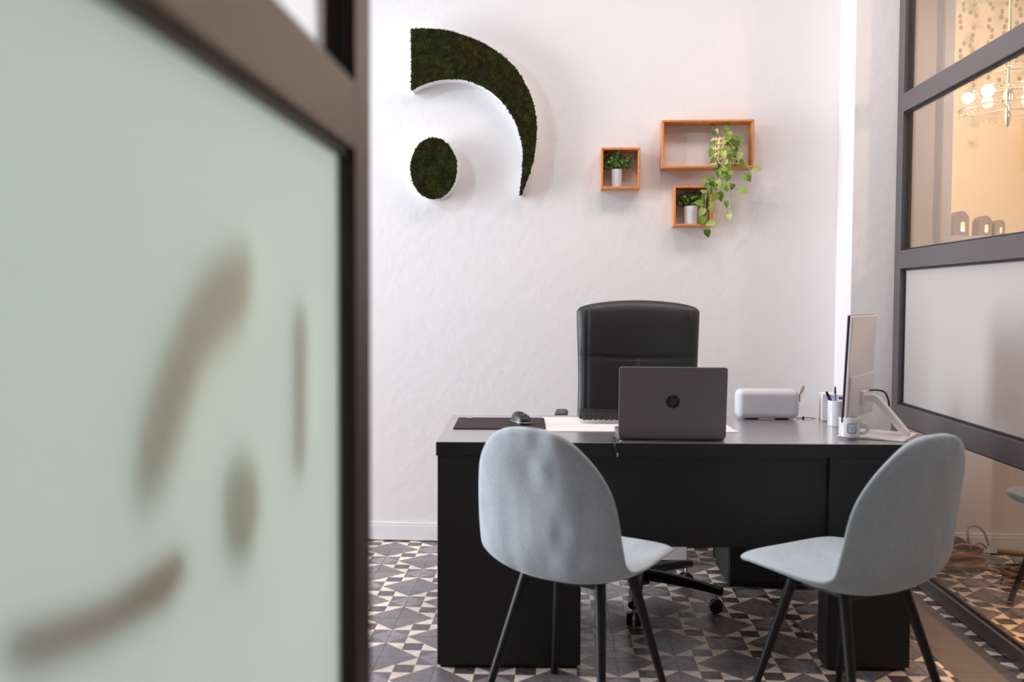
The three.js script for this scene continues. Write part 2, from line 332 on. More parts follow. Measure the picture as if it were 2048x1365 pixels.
// ------------------------------------------------------------------ glass door in the foreground
const DX = -0.228, DZ = -1.175;
const door = thing('door_1', 'dark framed glass door standing open close to the viewpoint', 'door', [DX, 0, 0], 0, null, 'structure');
{
  // the face towards the viewpoint is x = 0, the frame lies on -x
  const w = 0.088, a = DZ + w, b = 0.10, D = -FT;
  part('stile', ext(D, 0, 0.01, 2.25, DZ, a, 0.002), M.doorFrame, door);
  part('stile', ext(D, 0, 0.01, 2.25, b, b + w, 0.002), M.doorFrame, door);
  const rails = [[0.01, 0.09], [0.667, 0.745], [1.390, 1.466], [2.17, 2.25]];
  for (const [y0, y1] of rails) part('rail', ext(D, 0, y0, y1, a + 0.0004, b - 0.0004, 0.002), M.doorFrame, door);
  for (let k = 0; k < 3; k++) {
    const y0 = rails[k][1], y1 = rails[k + 1][0], c = -0.020, t = 0.008;
    part(k < 2 ? 'frosted_pane' : 'clear_pane', ext(c - 0.002, c + 0.002, y0, y1, a, b, 0), k < 2 ? M.frostedGreen : M.clear, door);
    part('glazing_bead', [ext(c + 0.0025, c + 0.012, y0, y0 + t, a, b, 0.001), ext(c + 0.0025, c + 0.012, y1 - t, y1, a, b, 0.001), ext(c + 0.0025, c + 0.012, y0 + t, y1 - t, a, a + t, 0.001), ext(c + 0.0025, c + 0.012, y0 + t, y1 - t, b - t, b, 0.001)], M.bead, door);
  }
  // raised emblem standing off the far side of the frosted pane: swept arc, dot, stroke and a thick curved bar
  const px = -0.0235;
  const vin = (pts, name, mat, label, off = 0.055, dz = -0.04) => { const s = new THREE.Shape(pts.map((p) => new THREE.Vector2(-p[0], p[1]))); const e = new THREE.ExtrudeGeometry(s, { depth: 0.004, bevelEnabled: false, curveSegments: 8 }); e.rotateY(Math.PI / 2); e.translate(px - off, 0, dz); part(name, e, mat, door, label); };
  vin([[-0.759, 1.270], [-0.770, 1.239], [-0.745, 1.207], [-0.691, 1.194], [-0.656, 1.178], [-0.621, 1.141], [-0.592, 1.110], [-0.558, 1.101], [-0.549, 1.121], [-0.561, 1.157], [-0.595, 1.194], [-0.636, 1.229], [-0.692, 1.259]], 'emblem_arc', M.vinylTan, 'tan swept arc on the glass');
  vin([[-0.705, 1.103], [-0.74, 1.108], [-0.775, 1.092], [-0.787, 1.055], [-0.757, 1.022], [-0.712, 1.030], [-0.695, 1.07]], 'emblem_dot', M.vinylOlive, 'olive dot on the glass');
  vin([[-0.890, 1.222], [-0.935, 1.213], [-0.925, 1.061], [-0.886, 1.070]], 'emblem_stroke', M.vinylTan, 'faint upright stroke on the glass');
  vin([[-0.422, 1.077], [-0.447, 1.071], [-0.518, 1.060], [-0.583, 1.062], [-0.623, 1.061], [-0.631, 1.042], [-0.598, 1.032], [-0.517, 1.038], [-0.446, 1.050], [-0.421, 1.060]], 'emblem_bar', M.vinylBrown, 'dark brown curved bar on the glass', 0.020, -0.012);
}

// ------------------------------------------------------------------ desk
const DT = 0.0385, DH = 0.755, DW = 1.56, DD = 0.74;
const desk0 = V(-0.392, 0, -3.152); // front left corner
const du = V(Math.cos(DT), 0, -Math.sin(DT)), dv = V(-Math.sin(DT), 0, -Math.cos(DT)); // along the front, towards the wall
const onDesk = (a, b, y = DH) => { const p = desk0.clone().addScaledVector(du, a).addScaledVector(dv, b); return [p.x, y, p.z]; };
const desk = thing('desk', 'wide black office desk with glossy top standing before the white wall', 'desk', desk0.toArray(), DT);
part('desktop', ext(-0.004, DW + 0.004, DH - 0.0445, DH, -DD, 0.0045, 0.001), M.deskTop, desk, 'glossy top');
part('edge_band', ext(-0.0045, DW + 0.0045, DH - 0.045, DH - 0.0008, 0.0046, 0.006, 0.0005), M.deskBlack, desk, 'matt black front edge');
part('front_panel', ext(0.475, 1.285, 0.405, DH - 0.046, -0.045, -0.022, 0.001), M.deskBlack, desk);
{
  const p = part('drawer_pedestal', ext(0, 0.474, 0.012, DH - 0.046, -DD + 0.03, 0, 0.0015), M.deskBlack, desk);
  part('plinth', ext(0.01, 0.464, 0, 0.012, -DD + 0.04, -0.01, 0), M.deskBlack, p);
  for (let k = 0; k < 3; k++) { const d = part('drawer', ext(0.012, 0.462, 0.03 + k * 0.222, 0.245 + k * 0.222, -DD + 0.012, -DD + 0.0295, 0.001), M.deskBlack, p); }
  const q = part('leg_panel', ext(1.286, DW, 0.012, DH - 0.046, -0.10, 0, 0.0015), M.deskBlack, desk);
  part('plinth', ext(1.296, DW - 0.01, 0, 0.012, -0.09, -0.01, 0), M.deskBlack, q);
}

// ------------------------------------------------------------------ velvet chairs
function shellGeo() {
  const P = [[0.235, 0.452, 0.185, 0], [0.19, 0.462, 0.205, 0.006], [0.06, 0.452, 0.225, 0.02], [-0.06, 0.440, 0.235, 0.032], [-0.15, 0.440, 0.238, 0.045], [-0.205, 0.475, 0.236, 0.05], [-0.228, 0.55, 0.232, 0.05], [-0.247, 0.68, 0.222, 0.045], [-0.270, 0.79, 0.206, 0.032], [-0.284, 0.874, 0.186, 0.018]];
  const NU = 28, NV = 64;
  const pt = (side) => (u0, v0) => {
    const u = Math.sin((u0 - 0.5) * Math.PI), v = 0.5 - 0.5 * Math.cos(v0 * Math.PI);
    const [z, y, w, l] = crom(P, v), a = crom(P, Math.min(v + 0.01, 1)), b = crom(P, Math.max(v - 0.01, 0));
    let tz = a[0] - b[0], ty = a[1] - b[1]; const tl = Math.hypot(tz, ty); tz /= tl; ty /= tl;
    const nz = ty, ny = -tz;
    let k = 1;
    if (v > 0.70) k = Math.max(0, 1 - ((v - 0.70) / 0.30) ** 2.3) ** (1 / 2.3);
    if (v < 0.12) k = Math.min(k, Math.max(0, 1 - ((0.12 - v) / 0.12) ** 2.8) ** (1 / 2.8));
    const e = Math.max(0, 1 - Math.abs(u) ** 5) * Math.max(0, 1 - Math.abs(2 * v - 1) ** 24);
    const off = l * Math.abs(u * k) ** 2.2 + side * 0.019 * Math.sqrt(e);
    return [u * k * w * 1.035, y + ny * off, z + nz * off];
  };
  const g = smoothed([gridGeo(NU, NV, pt(1)), gridGeo(NU, NV, pt(-1), true)]);
  // uv in metres along the nap
  const p = g.attributes.position, uv = g.attributes.uv; for (let i = 0; i < p.count; i++) uv.setXY(i, p.getX(i) * 1.9, (p.getY(i) - p.getZ(i)) * 1.6);
  return g;
}
const chairShell = shellGeo();
function velvetChair(label, pos, turn) {
  const c = thing('dining_chair', label, 'chair', pos, turn, 'grey velvet shell chairs');
  part('shell', chairShell, M.velvet, c);
  part('seat_frame', [bx(0.26, 0.016, 0.03, 0, 0.412, 0.08, 0.004), bx(0.26, 0.016, 0.03, 0, 0.412, -0.10, 0.004), bx(0.03, 0.016, 0.2, 0.10, 0.412, -0.01, 0.004), bx(0.03, 0.016, 0.2, -0.10, 0.412, -0.01, 0.004)], M.blackMetal, c);
  for (const [sx, sz] of [[1, 1], [-1, 1], [1, -1], [-1, -1]]) {
    const l = part('leg', taper(V(sx * 0.125, 0.418, sz * 0.09 - 0.01), V(sx * 0.205, 0.008, sz * 0.20 - 0.02), 0.0165, 0.0105), M.blackMetal, c);
    part('foot_cap', taper(V(sx * 0.2035, 0.016, sz * 0.198 - 0.02), V(sx * 0.2062, 0, sz * 0.2015 - 0.02), 0.0125, 0.0125, 12), M.blackPlastic, l);
  }
  return c;
}
const chair1 = velvetChair('grey blue velvet shell chair standing before the left half of the desk', [0.072, 0, -2.868], 2.575);
const chair2 = chair1.clone(); chair2.name = numbered('dining_chair'); chair2.position.set(0.831, 0, -2.811); chair2.rotation.set(0, 3.75, 0); scene.add(chair2);
tag(chair2, 'grey blue velvet shell chair beside the glass partition, its seat turned towards the desk', 'chair');
const chair3 = chair1.clone(); chair3.name = numbered('dining_chair'); chair3.position.set(2.035, 0, -3.78); chair3.rotation.set(0, -1.45, 0); scene.add(chair3);
tag(chair3, 'grey velvet chair behind the lower glass of the partition, only its seat edge showing', 'chair');

// ------------------------------------------------------------------ office chair
{
  const c = thing('office_chair', 'black leather swivel chair with tall padded back behind the desk', 'office chair', [0.335, 0, -3.92], -0.03);
  // backrest: padded slab, seams pressed in as grooves
  const y0 = 0.50, y1 = 1.222, BW = 0.262;
  const seam = (x, y) => { let d = 0; d += 0.006 * Math.exp(-(((y - 0.985 + 0.012 * Math.cos(x * 6)) / 0.006) ** 2)); if (y < 0.98) d += 0.0045 * Math.exp(-((x / 0.004) ** 2)); d += 0.0045 * Math.exp(-(((Math.abs(x) - 0.215) / 0.006) ** 2)); return d; };
  const side = (s) => (u0, v0) => {
    const u = Math.sin((u0 - 0.5) * Math.PI) * 0.999, v = 0.5 - 0.5 * Math.cos(v0 * Math.PI);
    const top = y1 - 0.024 * (u * u) - 0.006 * u ** 8, y = y0 + (top - y0) * v;
    const w = BW * (0.985 + 0.015 * Math.cos(v * 6.0) + 0.005 * v);
    let k = 1; if (v > 0.965) k = 1 - 0.07 * ((v - 0.965) / 0.035) ** 2; if (v < 0.04) k = 1 - 0.08 * ((0.04 - v) / 0.04) ** 2;
    const x = u * w * k, e = Math.sqrt(Math.max(0, 1 - Math.abs(u) ** 7)) * Math.sqrt(Math.max(0, 1 - Math.abs(2 * v - 1) ** 22));
    const lean = -0.235 - 0.07 * v - 0.02 * Math.sin(v * 3.1) + 0.03 * u * u;
    const pad = s > 0 ? 0.042 + 0.012 * Math.sin(Math.min(1, Math.max(0, (v - 0.66) / 0.34)) * Math.PI) - seam(x, y) : 0.035;
    return [x, y, lean + s * pad * e];
  };
  part('backrest', smoothed([gridGeo(96, 120, side(1)), gridGeo(40, 60, side(-1), true)]), M.leather, c);
  const st = [];
  for (const x of [-0.004, 0.004]) for (let k = 0; k < 22; k++) { const y = 0.86 + k * 0.0052, f = side(1)(0.5 + Math.asin(x / BW) / Math.PI, Math.acos(1 - 2 * (y - y0) / (y1 - y0)) / Math.PI); st.push(bx(0.0012, 0.0036, 0.001, x, y, f[2] + 0.0004, 0)); }
  part('stitching', st, M.stitch, c);
  const edge = []; for (let k = 0; k < 110; k++) { const v = 0.03 + 0.9 * k / 110, v0 = Math.acos(1 - 2 * v) / Math.PI; const a = side(1)(0.5 + Math.asin(-0.905) / Math.PI, v0); edge.push(bx(0.0012, 0.0042, 0.0012, a[0], a[1], a[2] + 0.0003, 0)); }
  part('edge_stitching', edge, M.stitch, c);
  // seat cushion
  const seat = (s) => (u0, v0) => {
    const u = Math.sin((u0 - 0.5) * Math.PI), v = Math.sin((v0 - 0.5) * Math.PI), e = Math.sqrt(Math.max(0, 1 - Math.abs(u) ** 6)) * Math.sqrt(Math.max(0, 1 - Math.abs(v) ** 6));
    return [u * 0.255, 0.475 + s * 0.05 * e - 0.01 * (1 - u * u) * (s > 0 ? 1 : 0), v * 0.235 + 0.01];
  };
  part('seat', smoothed([gridGeo(24, 24, seat(1), true), gridGeo(24, 24, seat(-1))]), M.leather, c);
  for (const s of [-1, 1]) {
    const a = part('armrest', tube([V(s * 0.24, 0.43, -0.06), V(s * 0.31, 0.46, -0.07), V(s * 0.325, 0.60, -0.09), V(s * 0.325, 0.72, -0.10)], 0.014, 20, 10), M.blackPlastic, c);
    const pad = new RoundedBoxGeometry(0.055, 0.03, 0.19, 4, 0.0145); pad.translate(s * 0.322, 0.742, -0.115); part('arm_pad', pad, M.leather, a);
  }
  part('mechanism', bx(0.16, 0.05, 0.24, 0, 0.40, 0, 0.012), M.blackPlastic, c);
  part('gas_column', [taper(V(0, 0.09, 0), V(0, 0.28, 0), 0.028, 0.026, 20), taper(V(0, 0.28, 0), V(0, 0.385, 0), 0.016, 0.016, 16)], M.blackPlastic, c);
  part('hub', taper(V(0, 0.075, 0), V(0, 0.135, 0), 0.045, 0.038, 24), M.blackPlastic, c);
  for (let k = 0; k < 5; k++) {
    const a = THREE.MathUtils.degToRad(96 - 72 * k), d = V(Math.cos(a), 0, Math.sin(a)), P = (r, y) => d.clone().multiplyScalar(r).setY(y);
    const arm = gridGeo(10, 8, (u, v) => { const r = 0.02 + v * 0.325, hh = 0.026 - 0.010 * v, ww = 0.030 - 0.008 * v, t = u * 2 * Math.PI; const q = P(r, 0.112 - 0.025 * v * v + Math.sin(t) * hh); const n = V(-d.z, 0, d.x); q.addScaledVector(n, Math.cos(t) * ww); return q.toArray(); });
    const ar = part('base_arm', arm, M.blackPlastic, c);
    part('caster_stem', taper(P(0.322, 0.095), P(0.322, 0.05), 0.007, 0.007, 10), M.chrome, ar);
    const n = V(-d.z, 0, d.x).applyAxisAngle(V(0, 1, 0), 0.5 * Math.sin(k * 2.4));
    const wheels = []; for (const s of [-1, 1]) { const w = P(0.322, 0.0275); wheels.push(taper(w.clone().addScaledVector(n, s * 0.006), w.clone().addScaledVector(n, s * 0.026), 0.0275, 0.024, 22)); }
    each('caster', wheels, M.blackPlastic, ar);
  }
}

// ------------------------------------------------------------------ furniture behind the desk
{
  const c = thing('cabinet', 'low white drawer cabinet at the wall, seen under the desk', 'cabinet', [0.318, 0, -4.44], 0);
  part('carcass', ext(0, 0.285, 0.02, 0.46, -0.31, -0.02, 0.004), M.trim, c);
  for (let k = 0; k < 4; k++) { const d = part('drawer', ext(0.004, 0.281, 0.028 + k * 0.107, 0.131 + k * 0.107, -0.0198, 0, 0.003), M.trim, c); part('handle', bx(0.07, 0.008, 0.010, 0.142, 0.105 + k * 0.107, 0.0052, 0.003), M.chrome, d); }
  each('foot', [ext(0.01, 0.04, 0, 0.02, -0.06, -0.03), ext(0.195, 0.225, 0, 0.02, -0.06, -0.03), ext(0.01, 0.04, 0, 0.02, -0.30, -0.27), ext(0.195, 0.225, 0, 0.02, -0.30, -0.27)], M.blackPlastic, c);
  const b = thing('cabinet', 'low black side cabinet standing behind the desk', 'cabinet', [0.73, 0, -4.10], 0);
  part('carcass', ext(0, 0.41, 0.03, 0.62, -0.42, -0.02, 0.003), M.deskBlack, b);
  for (const s of [0, 1]) { const d = part('door', ext(0.003 + s * 0.203, 0.201 + s * 0.203, 0.035, 0.615, -0.0198, 0, 0.002), M.deskBlack, b); part('handle', bx(0.008, 0.09, 0.012, 0.185 + s * 0.04, 0.42, 0.006, 0.003), M.blackMetal, d); }
  part('plinth', ext(0.01, 0.40, 0, 0.03, -0.40, -0.03, 0.001), M.deskBlack, b);
}

// ------------------------------------------------------------------ on the desk
{
  const TOP = DH + 0.0003;
  // laptop
  const l = thing('laptop', 'dark grey laptop open on the front edge of the desk, its lid towards the chairs', 'laptop', [0.3815, TOP, -3.238], 0.005);
  part('base', ext(-0.176, 0.176, 0.0015, 0.017, -0.232, -0.002, 0.005), M.lid, l);
  part('keyboard_deck', ext(-0.15, 0.15, 0.0165, 0.0185, -0.13, -0.035, 0.0005), M.blackPlastic, l);
  each('foot', [bx(0.3, 0.0016, 0.012, 0, 0.0008, -0.02, 0), bx(0.3, 0.0016, 0.012, 0, 0.0008, -0.21, 0)], M.blackPlastic, l);
  each('hinge', [-0.10, 0.10].map((x) => taper(V(x - 0.03, 0.0145, -0.002), V(x + 0.03, 0.0145, -0.002), 0.0055, 0.0055, 12)), M.blackPlastic, l);
  const s = new THREE.Shape(), w = 0.1765, h = 0.236, r = 0.009;
  s.moveTo(-w + r, 0); s.lineTo(w - r, 0); s.quadraticCurveTo(w, 0, w, r); s.lineTo(w, h - r); s.quadraticCurveTo(w, h, w - r, h); s.lineTo(-w + r, h); s.quadraticCurveTo(-w, h, -w, h - r); s.lineTo(-w, r); s.quadraticCurveTo(-w, 0, -w + r, 0);
  const lidG = new THREE.ExtrudeGeometry(s, { depth: 0.005, bevelEnabled: true, bevelThickness: 0.0012, bevelSize: 0.0012, bevelSegments: 2, curveSegments: 6 });
  const lean = new THREE.Matrix4().makeTranslation(0, 0.011, 0.0015).multiply(new THREE.Matrix4().makeRotationX(0.10));
  lidG.applyMatrix4(lean); const lid = part('lid', lidG, M.lid, l);
  const scr = new THREE.PlaneGeometry(0.33, 0.20); scr.rotateY(Math.PI); scr.translate(0, 0.122, -0.0016); scr.applyMatrix4(lean); part('screen', scr, M.screen, l);
  // round emblem with two slanted letters
  const disc = new THREE.CylinderGeometry(0.0225, 0.0225, 0.0006, 48); disc.rotateX(Math.PI / 2); disc.translate(0, 0.122, 0.0066); disc.applyMatrix4(lean); part('lid_emblem', disc, M.emblem, lid, 'round dark emblem with slanted letters');
  const bar = (x, y0, y1, t = 0.0026) => { const g = new THREE.BoxGeometry(t, y1 - y0, 0.0005); const p = g.attributes.position; for (let i = 0; i < p.count; i++) p.setX(i, p.getX(i) + x + (p.getY(i) + (y0 + y1) / 2) * 0.36); g.translate(0, (y0 + y1) / 2 + 0.122, 0.0071); g.applyMatrix4(lean); return boxUV(g); };
  const hat = (x0, x1, y, t = 0.0026) => { const g = new THREE.BoxGeometry(x1 - x0, t, 0.0005); const p = g.attributes.position; for (let i = 0; i < p.count; i++) p.setX(i, p.getX(i) + (x0 + x1) / 2 + (p.getY(i) + y) * 0.36); g.translate(0, y + 0.122, 0.0071); g.applyMatrix4(lean); return boxUV(g); };
  part('emblem_letters', [bar(-0.0095, -0.0095, 0.0205), bar(-0.0015, -0.0095, 0.0085), hat(-0.0095, -0.0002, 0.0095), bar(0.0035, -0.0205, 0.0095), bar(0.0115, -0.0095, 0.0085), hat(0.0035, 0.0128, 0.0095), hat(0.0035, 0.0128, -0.0085)], M.emblemLight, lid);
  // black cable beside it, over the desk edge
  const c = thing('cable', 'short black cable hanging over the desk edge beside the laptop', 'cable', [0.188, DH, -3.20], 0);
  each('wire', [tube([V(0.002, 0.004, -0.05), V(-0.006, 0.008, -0.01), V(-0.002, 0.0055, 0.022), V(0.002, -0.012, 0.0435), V(0.008, -0.032, 0.043)], 0.0028, 30, 8), tube([V(0.004, 0.0045, -0.045), V(0.002, 0.012, -0.015), V(0.011, 0.006, 0.012), V(0.018, 0.0042, 0.02)], 0.0028, 20, 8)], M.cable, c);
  each('plug', [bx(0.006, 0.014, 0.005, 0.009, -0.037, 0.043, 0.0015), bx(0.009, 0.007, 0.016, 0.020, 0.0042, 0.026, 0.002)], M.chrome, c);
  // blotter
  const B = thing('desk_blotter', 'large white paper sheet lying under the keyboard and laptop', 'paper', onDesk(0.36, 0.26, TOP), DT);
  part('sheet', [ext(0.0, 0.685, 0, 0.0012, -0.41, 0, 0.0004)], M.paper, B);
  // keyboard
  const k = thing('keyboard', 'black desktop keyboard on the white paper, half behind the laptop', 'keyboard', [0.085, TOP + 0.0014, -3.635], -0.02);
  part('body', (() => { const sh = new THREE.Shape([new THREE.Vector2(0, 0.002), new THREE.Vector2(0.15, 0.002), new THREE.Vector2(0.15, 0.022), new THREE.Vector2(0, 0.012)]); const e = new THREE.ExtrudeGeometry(sh, { depth: 0.44, bevelEnabled: true, bevelThickness: 0.0015, bevelSize: 0.0015, bevelSegments: 2 }); e.rotateY(-Math.PI / 2); e.rotateY(Math.PI); e.translate(0, 0.0, -0.15); return boxUV(e); })(), M.blackPlastic, k);
  const keys = []; for (let r = 0; r < 6; r++) for (let i = 0; i < 21; i++) keys.push(bx(0.0165, 0.007, 0.0165, 0.018 + i * 0.0202, 0.0255 - r * 0.0016, -0.014 - (5 - r) * 0.0215 + (r < 1 ? 0 : 0), 0.002, 1));
  part('keys', keys, M.blackPlastic, k).userData.kind = 'stuff';
  part('key_print', Array.from({ length: 21 }, (_, i) => bx(0.007, 0.0022, 0.0004, 0.018 + i * 0.0202, 0.0195, -0.1132, 0)), M.paper, k).userData.kind = 'stuff';
  each('riser_foot', [bx(0.02, 0.004, 0.01, 0.03, 0.001, -0.14, 0.001), bx(0.02, 0.004, 0.01, 0.41, 0.001, -0.14, 0.001)], M.blackPlastic, k);
  // mouse pad and mouse
  const mp = thing('mouse_pad', 'dark brown rectangular mouse pad at the left end of the desk', 'mouse pad', [-0.213, TOP, -3.625], DT);
  part('pad', bx(0.335, 0.004, 0.315, 0, 0.002, 0, 0.0018), M.matBlack, mp);
  part('print', bx(0.022, 0.0003, 0.006, -0.125, 0.0041, -0.145, 0), M.paper, mp, 'small white print in the corner');
  const m = thing('computer_mouse', 'black computer mouse resting on the mouse pad', 'mouse', [-0.135, TOP + 0.0042, -3.60], 0.5);
  const mo = (u, v) => { const a = u * 2 * Math.PI, t = v * Math.PI / 2, cx = Math.cos(a), cz = Math.sin(a); const rx = 0.033 * (1 - 0.10 * Math.cos(2 * a)), y = 0.040 * Math.sin(t) ** 0.75; return [cx * rx * Math.cos(t) ** 0.55, y * (1 - 0.12 * cz), cz * 0.054 * Math.cos(t) ** 0.55]; };
  part('body', smoothed([gridGeo(40, 16, mo, true)]), M.blackPlastic, m);
  const wh = new THREE.TorusGeometry(0.006, 0.003, 8, 20); wh.rotateY(Math.PI / 2); wh.translate(0, 0.034, 0.030); part('scroll_wheel', wh, M.emblemLight, m);
  part('side_band', tube(Array.from({ length: 20 }, (_, i) => { const p = mo(i / 20, 0.10); return V(p[0] * 1.01, p[1], p[2] * 1.01); }), 0.0014, 60, 6, true), M.chrome, m, 'bright band round the foot');
  // speaker
  const sp = thing('speaker', 'grey fabric box speaker with rounded corners and a leather loop', 'speaker', [0.827, TOP, -3.868], 0.02);
  const sb = new RoundedBoxGeometry(0.242, 0.114, 0.085, 6, 0.024); sb.translate(0, 0.0605, 0); part('body', boxUV(sb), M.speaker, sp);
  each('foot', [bx(0.05, 0.005, 0.03, -0.06, 0.0025, 0, 0.002), bx(0.05, 0.005, 0.03, 0.06, 0.0025, 0, 0.002)], M.blackPlastic, sp);
  part('loop', tube([V(0.118, 0.088, 0.012), V(0.128, 0.104, 0.013), V(0.136, 0.128, 0.013), V(0.142, 0.130, 0.012), V(0.139, 0.114, 0.011), V(0.128, 0.098, 0.011), V(0.127, 0.080, 0.011), V(0.128, 0.068, 0.011)], 0.0026, 40, 8), M.tan, sp, 'tan leather carrying loop');
  const jc = thing('plug_cable', 'thin black cable end with a small plug behind the speaker', 'cable', [0.967, TOP, -3.875], 0);
  part('plug', taper(V(0.006, 0, 0), V(0.006, 0.011, 0), 0.006, 0.0015, 8), M.cable, jc);
  part('wire', tube([V(-0.02, 0.003, -0.004), V(0.0, 0.003, 0.0), V(0.02, 0.005, 0.0), V(0.05, 0.003, 0.01)], 0.0014, 20, 6), M.cable, jc);
  // white carton with printed mark, pen cup, pens
  const bxs = thing('carton', 'white cardboard box with a purple mark near the back corner of the desk', 'box', [1.078, TOP, -3.845], -0.12);
  part('box', ext(-0.045, 0.045, 0, 0.105, -0.05, 0.05, 0.002), M.paper, bxs);
  part('flap', ext(-0.046, -0.0165, 0.004, 0.1065, 0.0502, 0.0525, 0.0006), M.paper, bxs);
  part('print', [bx(0.02, 0.014, 0.0004, 0.025, 0.088, 0.0503, 0), (() => { const g = new THREE.CylinderGeometry(0.021, 0.021, 0.0004, 28); g.rotateX(Math.PI / 2); g.scale(0.85, 1.25, 1); g.translate(0.031, 0.045, 0.0503); return boxUV(g); })()], M.purple, bxs, 'purple printed mark');
  const cup = thing('pen_cup', 'white cup holding pens behind the monitor edge', 'cup', [1.045, TOP, -3.665], 0);
  part('cup', lathe([[0, 0.004], [0.031, 0.004], [0.031, 0.0], [0.034, 0.001], [0.035, 0.094], [0.034, 0.096], [0.032, 0.094], [0.031, 0.008], [0, 0.007]], 36), M.whiteGloss, cup);
  part('print', [bx(0.010, 0.010, 0.0006, 0.014, 0.055, 0.0332, 0)], M.teal, cup);
  const pen = (name, label, mat, a, b, r) => { const t = thing(name, label, 'pen', [1.045, TOP, -3.665], 0, 'pens in the white cup'); const d = b.clone().sub(a); part('barrel', taper(a, a.clone().addScaledVector(d, 0.82), r, r, 12), mat, t); part('cap', taper(a.clone().addScaledVector(d, 0.8201), b, r * 1.05, r * 0.7, 12), M.navy, t); };
  pen('marker_pen', 'dark blue marker leaning out of the white pen cup', M.blue, V(0.012, 0.008, 0.004), V(-0.042, 0.128, 0.004), 0.0062);
  pen('ballpoint_pen', 'light blue pen standing upright in the white pen cup', M.lightBlue, V(-0.004, 0.008, -0.008), V(-0.006, 0.146, -0.010), 0.0042);
  // mug with tick mark
  const mg = thing('mug', 'white mug with a purple box and teal tick mark on the desk edge', 'mug', [0.988, TOP + 0.0076, -3.318], 0);
  part('cup', lathe([[0, 0.003], [0.028, 0.002], [0.031, 0.0], [0.0345, 0.004], [0.0352, 0.066], [0.0342, 0.068], [0.0322, 0.066], [0.0315, 0.008], [0, 0.006]], 40), M.whiteGloss, mg);
  const hd = new THREE.TorusGeometry(0.0175, 0.0052, 10, 28, Math.PI * 1.2); hd.rotateZ(-Math.PI * 0.6); hd.translate(0.0405, 0.031, 0.010); part('handle', hd, M.whiteGloss, mg);
  // printed mark wraps the round wall
  const wrap = (x, y, r = 0.03545) => { const a = (x - 0.002) / r; return V(Math.sin(a) * r, y, Math.cos(a) * r); };
  const line = (pts, w, mat, name) => part(name, tube(pts.flatMap((p, i) => i ? [0.34, 0.67, 1].map((t) => wrap(pts[i - 1][0] + (p[0] - pts[i - 1][0]) * t, pts[i - 1][1] + (p[1] - pts[i - 1][1]) * t)) : [wrap(...p)]), w, 60, 6), mat, mg);
  line([[0.008, 0.048], [-0.011, 0.048], [-0.014, 0.045], [-0.014, 0.020], [-0.011, 0.017], [0.011, 0.017], [0.014, 0.020], [0.014, 0.034]], 0.0011, M.purple, 'print_frame');
  line([[-0.008, 0.040], [-0.001, 0.026], [0.018, 0.051]], 0.0017, M.teal, 'print_tick');
  // monitor: thin panel turned to the office chair, back towards the partition
  const mz = V(1.142 - 0.964, 0, -3.6 + 3.3), ang = Math.atan2(mz.z, mz.x); // local x runs along the panel
  const mon = thing('monitor', 'slim white backed computer monitor turned towards the office chair', 'monitor', [0.957, TOP, -3.3], -ang);
  const ML = mz.length() * 0.99, SB = 0.178;
  const tilt = [part('back_shell', ext(0, ML, 0.062, 0.418, 0.006, 0.016, 0.004), M.monitor, mon),
  part('bezel', ext(-0.002, ML + 0.002, 0.058, 0.420, -0.001, 0.0058, 0.002), M.bezel, mon, 'dark front bezel'),
  part('screen', ext(0.006, ML - 0.006, 0.085, 0.412, -0.0022, -0.0011, 0), M.screen, mon),
  part('electronics_cover', ext(0.012, ML - 0.006, 0.066, 0.212, 0.0162, 0.0215, 0.0025), M.monitor, mon)]; for (const t of tilt) t.rotation.x = 0.042, t.position.z = -0.004;
  part('stand_hub', ext(SB - 0.028, SB + 0.028, 0.10, 0.155, 0.0217, 0.034, 0.005), M.monitor, mon);
  const arm = part('stand_arm', (() => { const sh = new THREE.Shape(); sh.moveTo(0.03, 0.138); sh.lineTo(0.06, 0.140); sh.quadraticCurveTo(0.078, 0.138, 0.088, 0.122); sh.lineTo(0.176, 0.020); sh.quadraticCurveTo(0.183, 0.006, 0.172, 0.006); sh.lineTo(0.166, 0.006); sh.lineTo(0.074, 0.116); sh.lineTo(0.03, 0.120); const e = new THREE.ExtrudeGeometry(sh, { depth: 0.034, bevelEnabled: true, bevelThickness: 0.003, bevelSize: 0.003, bevelSegments: 2 }); e.translate(0, 0, -0.017); e.rotateY(-Math.PI / 2); e.translate(SB, 0, 0); return boxUV(e); })(), M.monitor, mon);
  part('stand_base', ext(SB - 0.12, SB + 0.10, 0.0, 0.007, -0.03, 0.19, 0.003), M.monitor, mon);
  part('power_lead', tube([V(SB + 0.07, 0.150, 0.03), V(SB + 0.07, 0.152, 0.056), V(SB + 0.075, 0.146, 0.08), V(SB + 0.08, 0.12, 0.092), V(SB + 0.085, 0.09, 0.096)], 0.0032, 24, 8), M.cable, mon, 'black power lead');
  const env = thing('envelope', 'white card folder leaning behind the monitor stand', 'folder', [1.125, TOP + 0.0005, -3.66], -0.2);
  part('folder', (() => { const sh = new THREE.Shape([new THREE.Vector2(-0.05, 0.0), new THREE.Vector2(0.075, 0.0), new THREE.Vector2(0.02, 0.082), new THREE.Vector2(-0.05, 0.05)]); const e = new THREE.ExtrudeGeometry(sh, { depth: 0.022, bevelEnabled: true, bevelThickness: 0.001, bevelSize: 0.001, bevelSegments: 1 }); e.translate(0, 0.001, -0.011); return boxUV(e); })(), M.paper, env);
}

